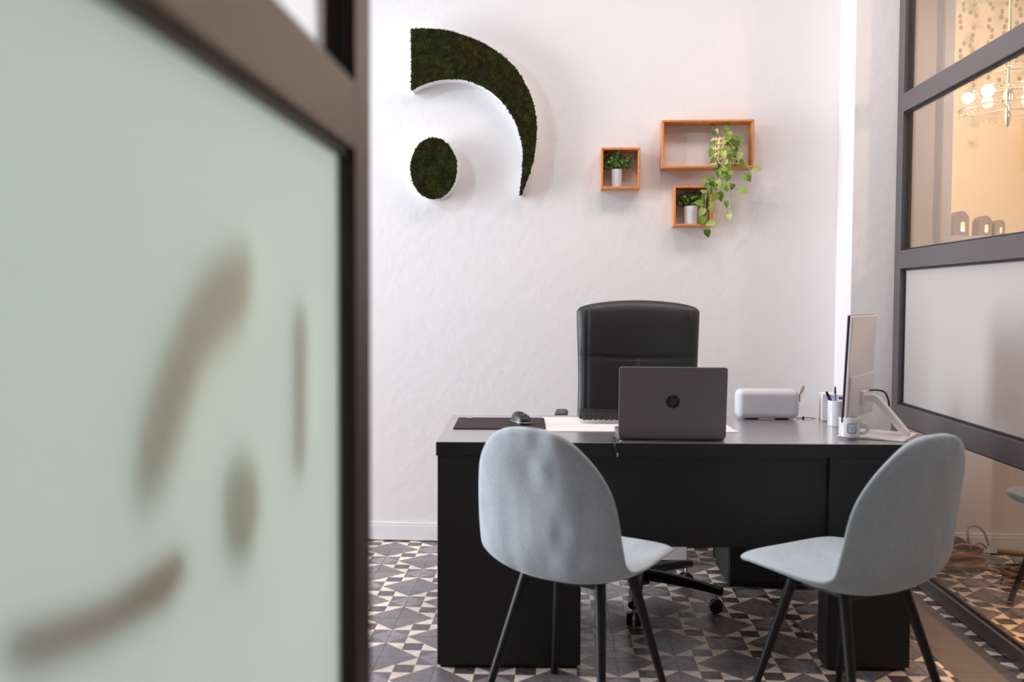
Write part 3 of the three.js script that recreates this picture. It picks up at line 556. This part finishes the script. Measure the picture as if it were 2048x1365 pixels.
// ------------------------------------------------------------------ moss emblem on the wall
{
  const S = 0.9916, sc = (p) => new THREE.Vector2(p[0] * S, 1.224 + (p[1] - 1.224) * S);
  const outer = [[-0.721, 2.539], [-0.656, 2.539], [-0.591, 2.535], [-0.519, 2.522], [-0.454, 2.502], [-0.382, 2.472], [-0.325, 2.440], [-0.260, 2.391], [-0.210, 2.340], [-0.174, 2.286], [-0.141, 2.224], [-0.120, 2.157], [-0.110, 2.086], [-0.108, 2.023], [-0.115, 1.945], [-0.129, 1.874], [-0.150, 1.810], [-0.168, 1.761], [-0.178, 1.732]].map(sc);
  const inner = [[-0.188, 1.732], [-0.180, 1.803], [-0.174, 1.873], [-0.174, 1.938], [-0.183, 2.002], [-0.201, 2.066], [-0.230, 2.123], [-0.266, 2.173], [-0.310, 2.216], [-0.360, 2.253], [-0.417, 2.280], [-0.475, 2.295], [-0.525, 2.298], [-0.583, 2.294], [-0.641, 2.281], [-0.692, 2.261], [-0.721, 2.244]].map(sc);
  const arc = new THREE.Shape(); arc.moveTo(outer[0].x, outer[0].y); arc.splineThru(outer.slice(1)); arc.lineTo(inner[0].x, inner[0].y); arc.splineThru(inner.slice(1)); arc.closePath();
  const dot = new THREE.Shape(); dot.absellipse(-0.612 * S, 1.224 + (1.863 - 1.224) * S, 0.113, 0.147, 0, Math.PI * 2);
  const tuftG = (() => { const p = []; for (let k = 0; k < 4; k++) { const a = k * 1.57 + 0.3, c = Math.cos(a), s = Math.sin(a); p.push(-0.0016 * s, 0.0016 * c, 0, 0.0016 * s, -0.0016 * c, 0, 0.004 * c, 0.004 * s, 0.0075); } const g = new THREE.BufferGeometry(); g.setAttribute('position', new THREE.Float32BufferAttribute(p, 3)); g.computeVertexNormals(); return g; })();
  const D = 0.082;
  function mossPiece(name, label, shape, n) {
    const t = thing(name, label, 'wall decoration', onWall(0, 0, 0.0006), WALL_TURN);
    part('white_body', boxUV(new THREE.ExtrudeGeometry(shape, { depth: D, bevelEnabled: false, curveSegments: 48 })), M.backing, t, 'smooth white raised edge');
    const bed = new THREE.ExtrudeGeometry(shape, { depth: 0.006, bevelEnabled: true, bevelThickness: 0.004, bevelSize: -0.001, bevelSegments: 2, curveSegments: 48 }); bed.translate(0, 0, D + 0.0041); part('moss_bed', boxUV(bed), M.moss, t);
    const poly = shape.getPoints(60), inside = (x, y) => { let r = false; for (let i = 0, j = poly.length - 1; i < poly.length; j = i++) if ((poly[i].y > y) !== (poly[j].y > y) && x < (poly[j].x - poly[i].x) * (y - poly[i].y) / (poly[j].y - poly[i].y) + poly[i].x) r = !r; return r; };
    const b = new THREE.Box2().setFromPoints(poly), im = new THREE.InstancedMesh(tuftG, M.mossTuft, n), m4 = new THREE.Matrix4(), q = new THREE.Quaternion(), e = new THREE.Euler(), col = new THREE.Color();
    let k = 0; while (k < n) {
      const x = rr(b.min.x, b.max.x), y = rr(b.min.y, b.max.y); if (!inside(x, y)) continue;
      const big = fbm(x * 0.8 + 3, y * 0.8, 16, 3, 91), mid = fbm(x * 0.8 + 7, y * 0.8, 40, 2, 95), s = rr(0.7, 1.5) * (0.7 + big);
      q.setFromEuler(e.set(rr(-0.6, 0.6), rr(-0.6, 0.6), rr(0, 6.28)));
      m4.compose(V(x, y, D + 0.011 + 0.016 * (mid - 0.5)), q, V(s, s, s)); im.setMatrixAt(k, m4);
      const g = mid * 0.7 + rnd() * 0.3; const gg = 0.55 * g + 0.9 * Math.max(0, big - 0.38); col.setRGB(0.032 + 0.13 * gg, 0.044 + 0.155 * gg, 0.011 + 0.028 * gg);
      const br = fbm(x * 0.8 + 1.5, y * 0.8 + 4, 12, 3, 97); if (br > 0.58 && rnd() < 0.6) col.setRGB(0.075 + 0.05 * rnd(), 0.055 + 0.03 * rnd(), 0.02); if (rnd() < 0.05 * (mid > 0.55 ? 2 : 0.6)) col.setRGB(0.30, 0.28, 0.05);
      im.setColorAt(k, col); k++;
    }
    im.name = 'moss_tufts'; im.userData.kind = 'stuff'; im.castShadow = im.receiveShadow = true; t.add(im);
  }
  mossPiece('moss_arc', 'large dark green moss arc with white edge on the wall', arc, 26000);
  mossPiece('moss_dot', 'oval dark green moss dot with white edge below the arc', dot, 9000);
}

// ------------------------------------------------------------------ wall boxes and plants
function wallBox(label, x0, x1, y0, y1, d = 0.10, t = 0.011) {
  const b = thing('wall_shelf', label, 'shelf', onWall(0, 0, 0.0006), WALL_TURN, 'wooden box shelves');
  part('top_board', ext(x0, x1, y1 - t, y1, 0, d, 0.003), M.wood, b); part('bottom_board', ext(x0, x1, y0, y0 + t, 0, d, 0.003), M.wood, b);
  part('side_board', ext(x0 + 0.0005, x0 + t, y0 + t, y1 - t, 0, d, 0.002), M.wood, b); part('side_board', ext(x1 - t, x1 - 0.0005, y0 + t, y1 - t, 0, d, 0.002), M.wood, b);
  return b;
}
wallBox('long wooden box shelf, the highest of the three on the wall', 0.492, 0.928, 1.853, 2.082);
wallBox('small square wooden box shelf level beside the long one, nearest the moss arc', 0.204, 0.392, 1.756, 1.953);
wallBox('small square wooden box shelf hung lowest under the long shelf', 0.552, 0.739, 1.577, 1.770);

function leafGeo(len, wid, curl) { // heart-like leaf along +y, folded on its midrib
  const pos = [], idx = [], N = 6;
  for (let i = 0; i <= N; i++) { const t = i / N, w = wid * Math.sin(Math.PI * Math.min(1, (t * 0.93 + 0.07)) ** 0.62) * (t > 0.98 ? 0 : 1), y = t * len, z = -curl * len * t * t; for (const s of [-1, 0, 1]) pos.push(s * w, y - (s ? 0.10 * len * (1 - t) * (t < 0.3 ? 1 : 0.2) : 0), z + (s ? 0.22 * w : 0)); }
  for (let i = 0; i < N; i++) for (const s of [0, 1]) { const a = i * 3 + s, b = a + 1, c = a + 3, d = c + 1; idx.push(a, b, c, b, d, c); }
  const g = new THREE.BufferGeometry(); g.setAttribute('position', new THREE.Float32BufferAttribute(pos, 3)); g.setAttribute('uv', new THREE.Float32BufferAttribute(pos.filter((_, i) => i % 3 < 2), 2)); g.setIndex(idx); g.computeVertexNormals(); return g;
}
function smallPlant(label, u, v, r, h, spread) {
  const p = thing('potted_plant', label, 'plant', onWall(u, v + 0.0006, 0.052), WALL_TURN, 'small potted plants in the square shelves');
  part('pot', lathe([[0, 0], [r * 0.93, 0], [r * 0.96, 0.002], [r, h - 0.003], [r * 0.985, h], [r * 0.93, h - 0.001], [r * 0.92, h - 0.012], [0, h - 0.012]], 32), M.pot, p, 'plain white pot');
  part('soil', lathe([[0, h - 0.0085], [r * 0.915, h - 0.0105]], 24), M.soil, p);
  const dark = [], light = [], g0 = leafGeo(0.0155, 0.0065, 0.25), stems = [];
  for (let k = 0; k < 190; k++) {
    const a = rr(0, 6.283), R = Math.sqrt(rnd()), x = Math.cos(a) * R * spread, z = Math.sin(a) * R * 0.034, y = h + 0.004 + rnd() * (0.072 - 0.030 * R * R) * (1 - 0.2 * R);
    const m = new THREE.Matrix4().compose(V(x, y, z), new THREE.Quaternion().setFromEuler(new THREE.Euler(rr(-0.9, 0.9), rr(-1, 1), -a * 0 + (x / spread) * -1.2 + rr(-1.3, 1.3))), V(1, 1, 1).multiplyScalar(rr(0.7, 1.25)));
    (rnd() < 0.62 ? dark : light).push(g0.clone().applyMatrix4(m)); if (k % 5 === 0) stems.push(tube([V(0, h - 0.008, 0), V(x * 0.4, (h + y) / 2, z * 0.4), V(x, y, z)], 0.0011, 6, 5));
  }
  for (let k = 0; k < 11; k++) { const a = rr(0, 6.283), L = rr(0.7, 1.15), tip = V(Math.cos(a) * spread * L, h + rr(0.01, 0.085), Math.sin(a) * 0.036); stems.push(tube([V(0, h - 0.008, 0), V(tip.x * 0.5, (h + tip.y) / 2 + 0.012, tip.z * 0.5), tip], 0.0009, 8, 5)); for (let q = 0; q < 5; q++) { const t = 0.55 + q * 0.11, m = new THREE.Matrix4().compose(V(tip.x * t, h + (tip.y - h) * t + 0.006 * Math.sin(t * 3), tip.z * t), new THREE.Quaternion().setFromEuler(new THREE.Euler(rr(-0.6, 0.6), rr(-0.6, 0.6), (q % 2 ? 1.1 : -1.1) - tip.x * 10)), V(0.75, 0.75, 0.75)); (q % 2 ? light : dark).push(g0.clone().applyMatrix4(m)); } }
  part('foliage', dark, M.bushDark, p).userData.kind = 'stuff'; part('foliage', light, M.bushLight, p).userData.kind = 'stuff'; part('stem', stems, M.vine, p);
}
smallPlant('small green plant in a white pot inside the shelf nearest the moss arc', 0.281, 1.767, 0.026, 0.086, 0.066);
smallPlant('small green plant in a white pot inside the lowest square shelf', 0.640, 1.588, 0.0335, 0.087, 0.066);
{ // trailing plant in a woven basket on the long shelf
  const p = thing('hanging_plant', 'trailing heart-leaved plant in a woven basket spilling from the long shelf', 'plant', onWall(0, 0, 0), WALL_TURN);
  const bu = 0.797, bd = 0.054, by = 1.8655, R = 0.043, BX = 1.4;
  part('basket_liner', (() => { const g = lathe([[0, 0], [R * 0.9, 0], [R * 0.93, 0.13], [R * 0.86, 0.128], [R * 0.84, 0.11], [0, 0.11]], 24); g.scale(BX, 1, 1); g.translate(bu, by, bd); return g; })(), M.basket, p);
  for (let k = 0; k < 6; k++) { const pts = Array.from({ length: 36 }, (_, i) => { const a = i / 36 * 6.2832; return V(bu + BX * Math.cos(a) * (R + 0.0025 * Math.sin(a * 9 + k * Math.PI)), by + 0.008 + k * 0.0235, bd + Math.sin(a) * (R + 0.0025 * Math.sin(a * 9 + k * Math.PI))); }); part('woven_band', tube(pts, 0.0052, 90, 7, true), M.basket, p); }
  each('woven_stake', Array.from({ length: 18 }, (_, i) => { const a = i / 18 * 6.2832; return taper(V(bu + BX * Math.cos(a) * R, by + 0.002, bd + Math.sin(a) * R), V(bu + BX * Math.cos(a) * R, by + 0.138, bd + Math.sin(a) * R), 0.0028, 0.0028, 6); }), M.basket, p);
  // picture-plane sketch of the trailing stems, in metres along the wall: (u, v) from the sketch grid
  const U = (x) => 0.610 + x * 0.000444, Y = (y) => 2.104 - y * 0.000444;
  const stem = (pts) => part('vine', tube(pts.map(([x, y, d]) => V(U(x), Y(y), d)), 0.0016, 40, 6), M.vine, p);
  stem([[430, 240, 0.06], [400, 330, 0.11], [320, 560, 0.128], [312, 760, 0.122], [295, 870, 0.115]]);
  stem([[420, 240, 0.06], [330, 480, 0.12], [225, 780, 0.125], [195, 1000, 0.118], [172, 1130, 0.115]]);
  stem([[410, 250, 0.06], [300, 600, 0.13], [238, 800, 0.128], [242, 950, 0.12], [218, 1120, 0.116], [240, 1250, 0.11]]);
  stem([[440, 240, 0.06], [450, 400, 0.12], [462, 580, 0.13], [485, 760, 0.12]]);
  stem([[470, 240, 0.06], [560, 420, 0.12], [640, 560, 0.14], [665, 600, 0.14], [650, 650, 0.13]]);
  stem([[445, 260, 0.06], [430, 560, 0.12], [480, 770, 0.12], [545, 798, 0.115], [590, 815, 0.11]]);
  stem([[420, 300, 0.06], [370, 620, 0.12], [395, 860, 0.11], [425, 960, 0.10], [455, 1085, 0.10]]);
  stem([[450, 260, 0.06], [440, 560, 0.12], [470, 800, 0.11], [480, 950, 0.105], [505, 1075, 0.1]]);
  stem([[660, 600, 0.14], [620, 640, 0.135], [600, 680, 0.13]]); stem([[660, 600, 0.14], [700, 595, 0.14]]);
  stem([[380, 240, 0.06], [300, 170, 0.06], [280, 100, 0.07]]); stem([[420, 240, 0.06], [440, 160, 0.075], [440, 110, 0.08]]);
  const L = [[280, 95, 55, 225], [440, 110, 85, 280], [285, 185, 60, 170], [330, 165, 55, 60], [385, 185, 55, 110], [265, 318, 80, 165], [385, 312, 70, 125], [425, 330, 65, 60], [412, 405, 115, 105], [500, 235, 75, 300], [548, 272, 55, 0], [585, 278, 45, 20], [525, 388, 65, 95], [550, 455, 90, 112], [590, 520, 80, 85], [258, 420, 90, 110], [270, 500, 80, 135], [340, 552, 70, 40], [410, 585, 85, 25], [460, 560, 65, 60], [330, 640, 75, 100], [385, 662, 85, 62], [432, 678, 95, 98], [466, 640, 70, 85], [192, 700, 85, 185], [268, 678, 60, 10], [222, 752, 90, 140], [270, 752, 70, 60], [342, 735, 80, 70], [312, 788, 85, 112], [376, 782, 65, 95], [415, 792, 95, 72], [486, 775, 70, 92], [178, 820, 65, 200], [175, 885, 85, 132], [132, 940, 95, 190], [290, 895, 95, 120], [357, 885, 105, 70], [160, 1045, 95, 115], [278, 1020, 85, 35], [170, 1135, 95, 100], [245, 1165, 95, 150], [230, 1275, 100, 75], [742, 590, 95, 8], [655, 675, 100, 75], [597, 685, 80, 150], [597, 820, 90, 35], [425, 965, 75, 80], [455, 1095, 65, 85],
    [450, 220, 65, 90], [490, 300, 75, 100], [470, 370, 65, 115], [505, 440, 65, 80], [385, 445, 85, 95], [345, 385, 60, 140], [450, 470, 70, 100], [420, 255, 70, 150], [530, 320, 60, 70], [400, 520, 75, 120], [480, 520, 65, 70], [560, 560, 60, 95], [360, 600, 75, 140], [300, 600, 60, 110], [440, 610, 70, 60], [540, 250, 60, 320], [470, 190, 55, 300], [560, 350, 50, 30], [250, 820, 70, 70], [265, 960, 55, 100]];
  L.forEach(([x, y, s, a], i) => {
    const len = s * 0.000444 * 1.05, g = leafGeo(len, len * rr(0.36, 0.46), rr(0.05, 0.35)); g.translate(0, -len / 2, 0);
    const m = part('leaf', g, M.leafs[i % 5], p); const an = THREE.MathUtils.degToRad(-a - 90 + rr(-8, 8));
    const d = x > 690 ? 0.14 : y < 200 ? 0.075 : 0.118 + 0.026 * (hash(i, 3, 5) - 0.3);
    m.position.set(U(x), Y(y), d); m.rotation.set(rr(-0.5, 0.5), rr(-0.6, 0.6), an, 'ZXY');
  });
}

// ------------------------------------------------------------------ behind the partition
{
  const F = thing('paper_bag', 'crumpled brown paper bag lying on the floor behind the glass', 'bag', [1.835, 0, -4.53], 0.25);
  const bag = (u, v) => { const a = u * 6.2832, c = Math.cos(a), s = Math.sin(a), sq = (t) => Math.sign(t) * Math.abs(t) ** 0.55, n = fbm(u, v, 7, 3, 12) - 0.5, m = fbm(u, v, 4, 2, 14) - 0.5; const k = 1 - 0.16 * v + 0.30 * n; return [sq(c) * (0.105 + 0.02 * m) * k * 1.25, 0.004 + v * 0.105 + 0.05 * m * v, sq(s) * 0.11 * k]; };
  part('bag_body', smoothed([gridGeo(48, 14, bag, true), gridGeo(48, 1, (u, v) => { const p = bag(u, 0); return [p[0] * v, 0.003, p[2] * v]; }, false)]), M.kraft, F);
  part('inner_fold', gridGeo(48, 6, (u, v) => { const p = bag(u, 1 - 0.5 * v); return [p[0] * 0.95, p[1], p[2] * 0.95]; }), M.kraft, F);
  part('rope_handle', tube([V(0.05, 0.09, 0.05), V(0.035, 0.14, 0.05), V(0.045, 0.185, 0.04), V(0.085, 0.19, 0.04), V(0.125, 0.16, 0.04), V(0.145, 0.10, 0.05)], 0.0055, 40, 8), M.twine, F);
  part('rope_handle', tube([V(-0.07, 0.10, 0.06), V(-0.03, 0.125, 0.09), V(0.02, 0.12, 0.10), V(0.07, 0.125, 0.09), V(0.11, 0.10, 0.08)], 0.0055, 30, 8), M.twine, F);
  const T = thing('twig_bundle', 'tangle of dry twigs and cords on the floor beside the paper bag', 'twigs', [1.99, 0, -4.20], 0);
  for (let k = 0; k < 26; k++) { const a = rr(-0.5, 0.9), l = rr(0.10, 0.20), y = 0.008 + rnd() * 0.085, x = rr(-0.03, 0.08), z = rr(-0.07, 0.10), q = (t) => V(x + Math.cos(a) * l * t + rr(-0.02, 0.02), Math.max(0.006, y + rr(-0.02, 0.02)), z + Math.sin(a) * l * t + rr(-0.02, 0.02)); part('twig', tube([q(-0.6), q(-0.2), q(0.2), q(0.6)], rr(0.0025, 0.005), 14, 6), rnd() < 0.3 ? M.twine : M.twig, T); }
  const Tb = thing('paper_roll', 'rolled pale paper lying across the twigs behind the glass', 'paper roll', [1.955, 0, -4.36], 0);
  part('roll', taper(V(0, 0.115, 0), V(0.16, 0.115, 0.07), 0.014, 0.014, 16), M.twine, Tb);
  const P = thing('stand_pole', 'slim dark metal stand behind the lower glass', 'stand', [2.13, 0, -4.45], 0);
  part('pole', taper(V(0, 0.012, 0), V(0, 1.30, 0), 0.014, 0.014, 16), M.frame, P); part('base', lathe([[0, 0], [0.05, 0], [0.05, 0.006], [0.02, 0.014], [0, 0.014]], 32), M.frame, P);

  // three arched lanterns on the ledge
  const lantern = (label, x, w, h, z) => {
    const t = thing('lantern', label, 'lantern', [x, NY0 + 0.0005, z], 0.12, 'arched candle lanterns on the ledge');
    const s = new THREE.Shape(), a = w / 2, r = a * 1.0; s.moveTo(-a, 0); s.lineTo(a, 0); s.lineTo(a, h - r); s.absarc(0, h - r, r, 0, Math.PI); s.lineTo(-a, 0);
    const o = new THREE.Path(), ow = w * 0.19, oh = h * 0.62; o.moveTo(-ow + w * 0.13, h * 0.16); o.lineTo(ow + w * 0.13, h * 0.16); o.lineTo(ow + w * 0.13, oh - ow); o.absarc(w * 0.13, oh - ow, ow, 0, Math.PI); o.lineTo(-ow + w * 0.13, h * 0.16); s.holes.push(o);
    const e = new THREE.ExtrudeGeometry(s, { depth: 0.05, bevelEnabled: true, bevelThickness: 0.004, bevelSize: 0.004, bevelSegments: 2, curveSegments: 16 }); e.translate(0, 0.0045, -0.025); part('arched_body', boxUV(e), M.lantern, t);
    const c = part('candle', taper(V(w * 0.13, h * 0.16 + 0.004, 0), V(w * 0.13, h * 0.26, 0), ow * 0.6, ow * 0.6, 14), M.paper, t);
    const f = new THREE.SphereGeometry(ow * 0.42, 12, 10); f.scale(0.8, 1.6, 0.8); f.translate(w * 0.13, h * 0.34, 0); part('candle_flame', f, glow([1, 0.55, 0.2], 2.2), t);
    const pl = new THREE.PointLight(rgb([1, 0.55, 0.22]), 0.015); pl.position.set(w * 0.13, h * 0.34, 0); pl.name = 'candle_light'; pl.shadow.radius = 0.25; t.add(pl);
  };
  lantern('tallest arched wooden candle lantern on the ledge, beside the white trim', 1.952, 0.074, 0.118, -4.86);
  lantern('middle sized arched wooden candle lantern, second on the ledge from the white trim', 2.066, 0.064, 0.096, -4.86);
  lantern('smallest arched wooden candle lantern, farthest on the ledge from the white trim', 2.137, 0.048, 0.076, -4.86);

  // chandelier in the far room
  const C = thing('chandelier', 'glowing crystal chandelier in the warm room behind the glass', 'chandelier', [2.46, 2.30, -5.5], 0);
  part('rod', taper(V(0, 0.1, 0), V(0, CEIL - 2.30, 0), 0.008, 0.008, 10), M.chrome, C);
  part('stem', lathe([[0, -0.12], [0.012, -0.11], [0.02, -0.05], [0.012, 0], [0.03, 0.06], [0.012, 0.11], [0, 0.115]], 20), M.chrome, C);
  for (const [r, y] of [[0.24, -0.02], [0.17, 0.09], [0.10, 0.20]]) { const g = new THREE.TorusGeometry(r, 0.012, 10, 48); g.rotateX(Math.PI / 2); g.scale(1, 0.7, 1); g.translate(0, y, 0); part('ring', g, M.crystal, C); each('spoke', [0, 1, 2].map((k) => { const a = k * 2.094, d = V(Math.cos(a) * r, y, Math.sin(a) * r); return taper(V(0, y, 0), d, 0.004, 0.004, 6); }), M.chrome, C); }
  { const g = new THREE.SphereGeometry(0.035, 16, 12); g.translate(0, 0.30, 0); part('bulb', g, glow([1, 0.85, 0.65], 3.0), C); }
  for (let k = 0; k < 6; k++) { const a = k * 1.0472 + 0.4, g = new THREE.SphereGeometry(0.032, 16, 12); g.translate(Math.cos(a) * 0.2, 0.055, Math.sin(a) * 0.2); part('bulb', g, glow([1, 0.85, 0.65], 3.0), C); }
  const cr = []; for (let k = 0; k < 90; k++) { const a = k * 0.0698 * 2, r = k % 2 ? 0.24 : 0.17, o = new THREE.OctahedronGeometry(0.009); o.scale(0.7, 1.4, 0.7); o.translate(Math.cos(a) * r, (k % 2 ? -0.045 : 0.065), Math.sin(a) * r); cr.push(o); }
  part('crystals', cr, M.crystal, C).userData.kind = 'stuff';
  const pl = new THREE.PointLight(rgb(LIGHT.chandelier.color), LIGHT.chandelier.power); pl.name = 'chandelier_light'; pl.position.set(0, 0.30, 0); pl.shadow.radius = 1; pl.castShadow = true; C.add(pl);
  const FL = thing('floor_lamp', 'low floor lamp with black cone shade and warm bulb in the neighbouring room', 'lamp', [2.16, 0, -3.12], 0);
  part('base', lathe([[0, 0], [0.11, 0], [0.11, 0.012], [0.02, 0.02], [0, 0.02]], 28), M.blackMetal, FL);
  part('pole', tube([V(0.06, 0.018, 0), V(0.24, 0.1, 0), V(0.26, 0.45, 0), V(0.18, 0.66, 0), V(0.03, 0.66, 0), V(0, 0.60, 0)], 0.009, 40, 10), M.blackMetal, FL);
  part('lamp_shade', lathe([[0.0, 0.605], [0.05, 0.60], [0.20, 0.43], [0.197, 0.43], [0.046, 0.59], [0.0, 0.595]], 40), M.blackMetal, FL);
  { const g = new THREE.SphereGeometry(0.035, 20, 14); g.translate(0, 0.53, 0); part('bulb', g, glow(LIGHT.floorLamp.color, 3), FL); const l = new THREE.PointLight(rgb(LIGHT.floorLamp.color), LIGHT.floorLamp.power); l.name = 'floor_lamp_light'; l.position.set(0, 0.53, 0); l.shadow.radius = 1.5; l.castShadow = true; FL.add(l); }
  // strings of small dark leaves before the far wall
  const bg = new THREE.SphereGeometry(0.012, 6, 5); bg.scale(1, 1.3, 0.6); const strings = [];
  for (let i = 0; i < 12; i++) { const x = 2.30 + i * 0.085 + rr(-0.02, 0.02), bot = 2.45 + rnd() * 0.25; for (let y = bot; y < CEIL - 0.02; y += 0.035) if (rnd() < 0.8) strings.push(V(x + rr(-0.012, 0.012), y, -6.2 + rr(-0.03, 0.03))); }
  const im = new THREE.InstancedMesh(bg, std([0.16, 0.13, 0.06], 0.8), strings.length); strings.forEach((s, i) => im.setMatrixAt(i, new THREE.Matrix4().makeTranslation(s.x, s.y, s.z)));
  im.name = 'bead_curtain'; im.castShadow = true; scene.add(im); tag(im, 'curtain of dark bead strings hanging before the warm far wall', 'bead curtain', null, 'stuff');
  // warm pendant in the neighbouring room
  const N = thing('pendant_lamp', 'warm pendant lamp in the neighbouring room', 'lamp', [2.75, 2.45, -3.75], 0);
  part('cord', taper(V(0, 0.14, 0), V(0, CEIL - 2.45, 0), 0.004, 0.004, 8), M.cable, N);
  part('shade', lathe([[0.03, 0.14], [0.05, 0.13], [0.16, 0.0], [0.157, 0.0], [0.048, 0.126], [0.03, 0.136]], 32), M.tan, N);
  const b = new THREE.SphereGeometry(0.04, 16, 12); b.translate(0, -0.03, 0); part('bulb', b, glow(LIGHT.pendant.color, 4), N);
  const p2 = new THREE.PointLight(rgb(LIGHT.pendant.color), LIGHT.pendant.power); p2.name = 'pendant_light'; p2.position.set(0, -0.03, 0); p2.shadow.radius = 2; p2.castShadow = true; N.add(p2);
}

// ------------------------------------------------------------------ lamps of the office, outside the frame
for (const [x, z] of [[0.2, -3.4], [1.15, -3.4]]) {
  const t = thing('ceiling_light', x < 0.5 ? 'square ceiling light panel over the left of the office' : 'square ceiling light panel over the desk', 'ceiling light', [x, CEIL, z], 0, 'ceiling light panels');
  each('light_frame', [ext(-0.33, 0.33, -0.04, 0, -0.33, -0.305), ext(-0.33, 0.33, -0.04, 0, 0.305, 0.33), ext(-0.33, -0.305, -0.04, 0, -0.305, 0.305), ext(0.305, 0.33, -0.04, 0, -0.305, 0.305)], M.trim, t);
  part('light_diffuser', ext(-0.3045, 0.3045, -0.03, -0.005, -0.3045, 0.3045, 0), glow(LIGHT.ceilingWarm.color, 1.5), t);
  const l = new THREE.RectAreaLight(rgb(LIGHT.ceilingWarm.color), LIGHT.ceilingWarm.power, 0.6, 0.6); l.name = 'panel_light'; l.position.set(0, -0.042, 0); l.rotation.x = -Math.PI / 2; t.add(l);
}
function spot(label, pos, target, L, size, cone = 0.55) {
  const t = thing('spotlight', label, 'spotlight', pos, 0);
  const d = V(...target).sub(V(...pos)).normalize();
  part('housing', (() => { const g = lathe([[0.0, -0.11], [0.035, -0.10], [0.045, -0.02], [0.045, 0.03], [0.042, 0.03], [0.040, 0.0], [0, -0.005]], 24); g.applyQuaternion(new THREE.Quaternion().setFromUnitVectors(V(0, 1, 0), d)); return g; })(), M.blackMetal, t);
  const lens = new THREE.CylinderGeometry(0.038, 0.038, 0.006, 24); lens.translate(0, 0.012, 0); lens.applyQuaternion(new THREE.Quaternion().setFromUnitVectors(V(0, 1, 0), d)); part('lamp_lens', lens, glow(L.color, 4), t);
  const s = new THREE.SpotLight(rgb(L.color), L.power, 0, cone, 0.7); s.name = 'spot_beam'; s.position.copy(d.clone().multiplyScalar(0.05)); s.target.position.copy(d.clone().multiplyScalar(2)); s.shadow.radius = size; s.castShadow = true; t.add(s); t.add(s.target); s.target.name = 'aim';
  return t;
}
{
  const b = spot('black spotlight hung from the ceiling, aimed at the moss and shelves', [-2.38, 2.9, -2.4], [0.2, 2.0, -4.8], LIGHT.spotUpper, 2);
  part('stem', taper(V(0, 0.02, 0), V(0, CEIL - 2.9, 0), 0.01, 0.01, 10), M.blackMetal, b);
}

// ------------------------------------------------------------------ cords on the floor under the desk
tag((() => { const m = new THREE.Mesh(tube([V(0.86, 0.005, -4.0), V(0.90, 0.005, -3.75), V(0.92, 0.005, -3.5), V(1.0, 0.005, -3.38), V(1.2, 0.005, -3.40)].map((p) => p), 0.0035, 60, 6), M.cable); m.name = numbered('floor_cable'); m.castShadow = true; scene.add(m); return m; })(), 'black cable trailing over the floor tiles under the desk', 'cable');

renderer.render(scene, camera);
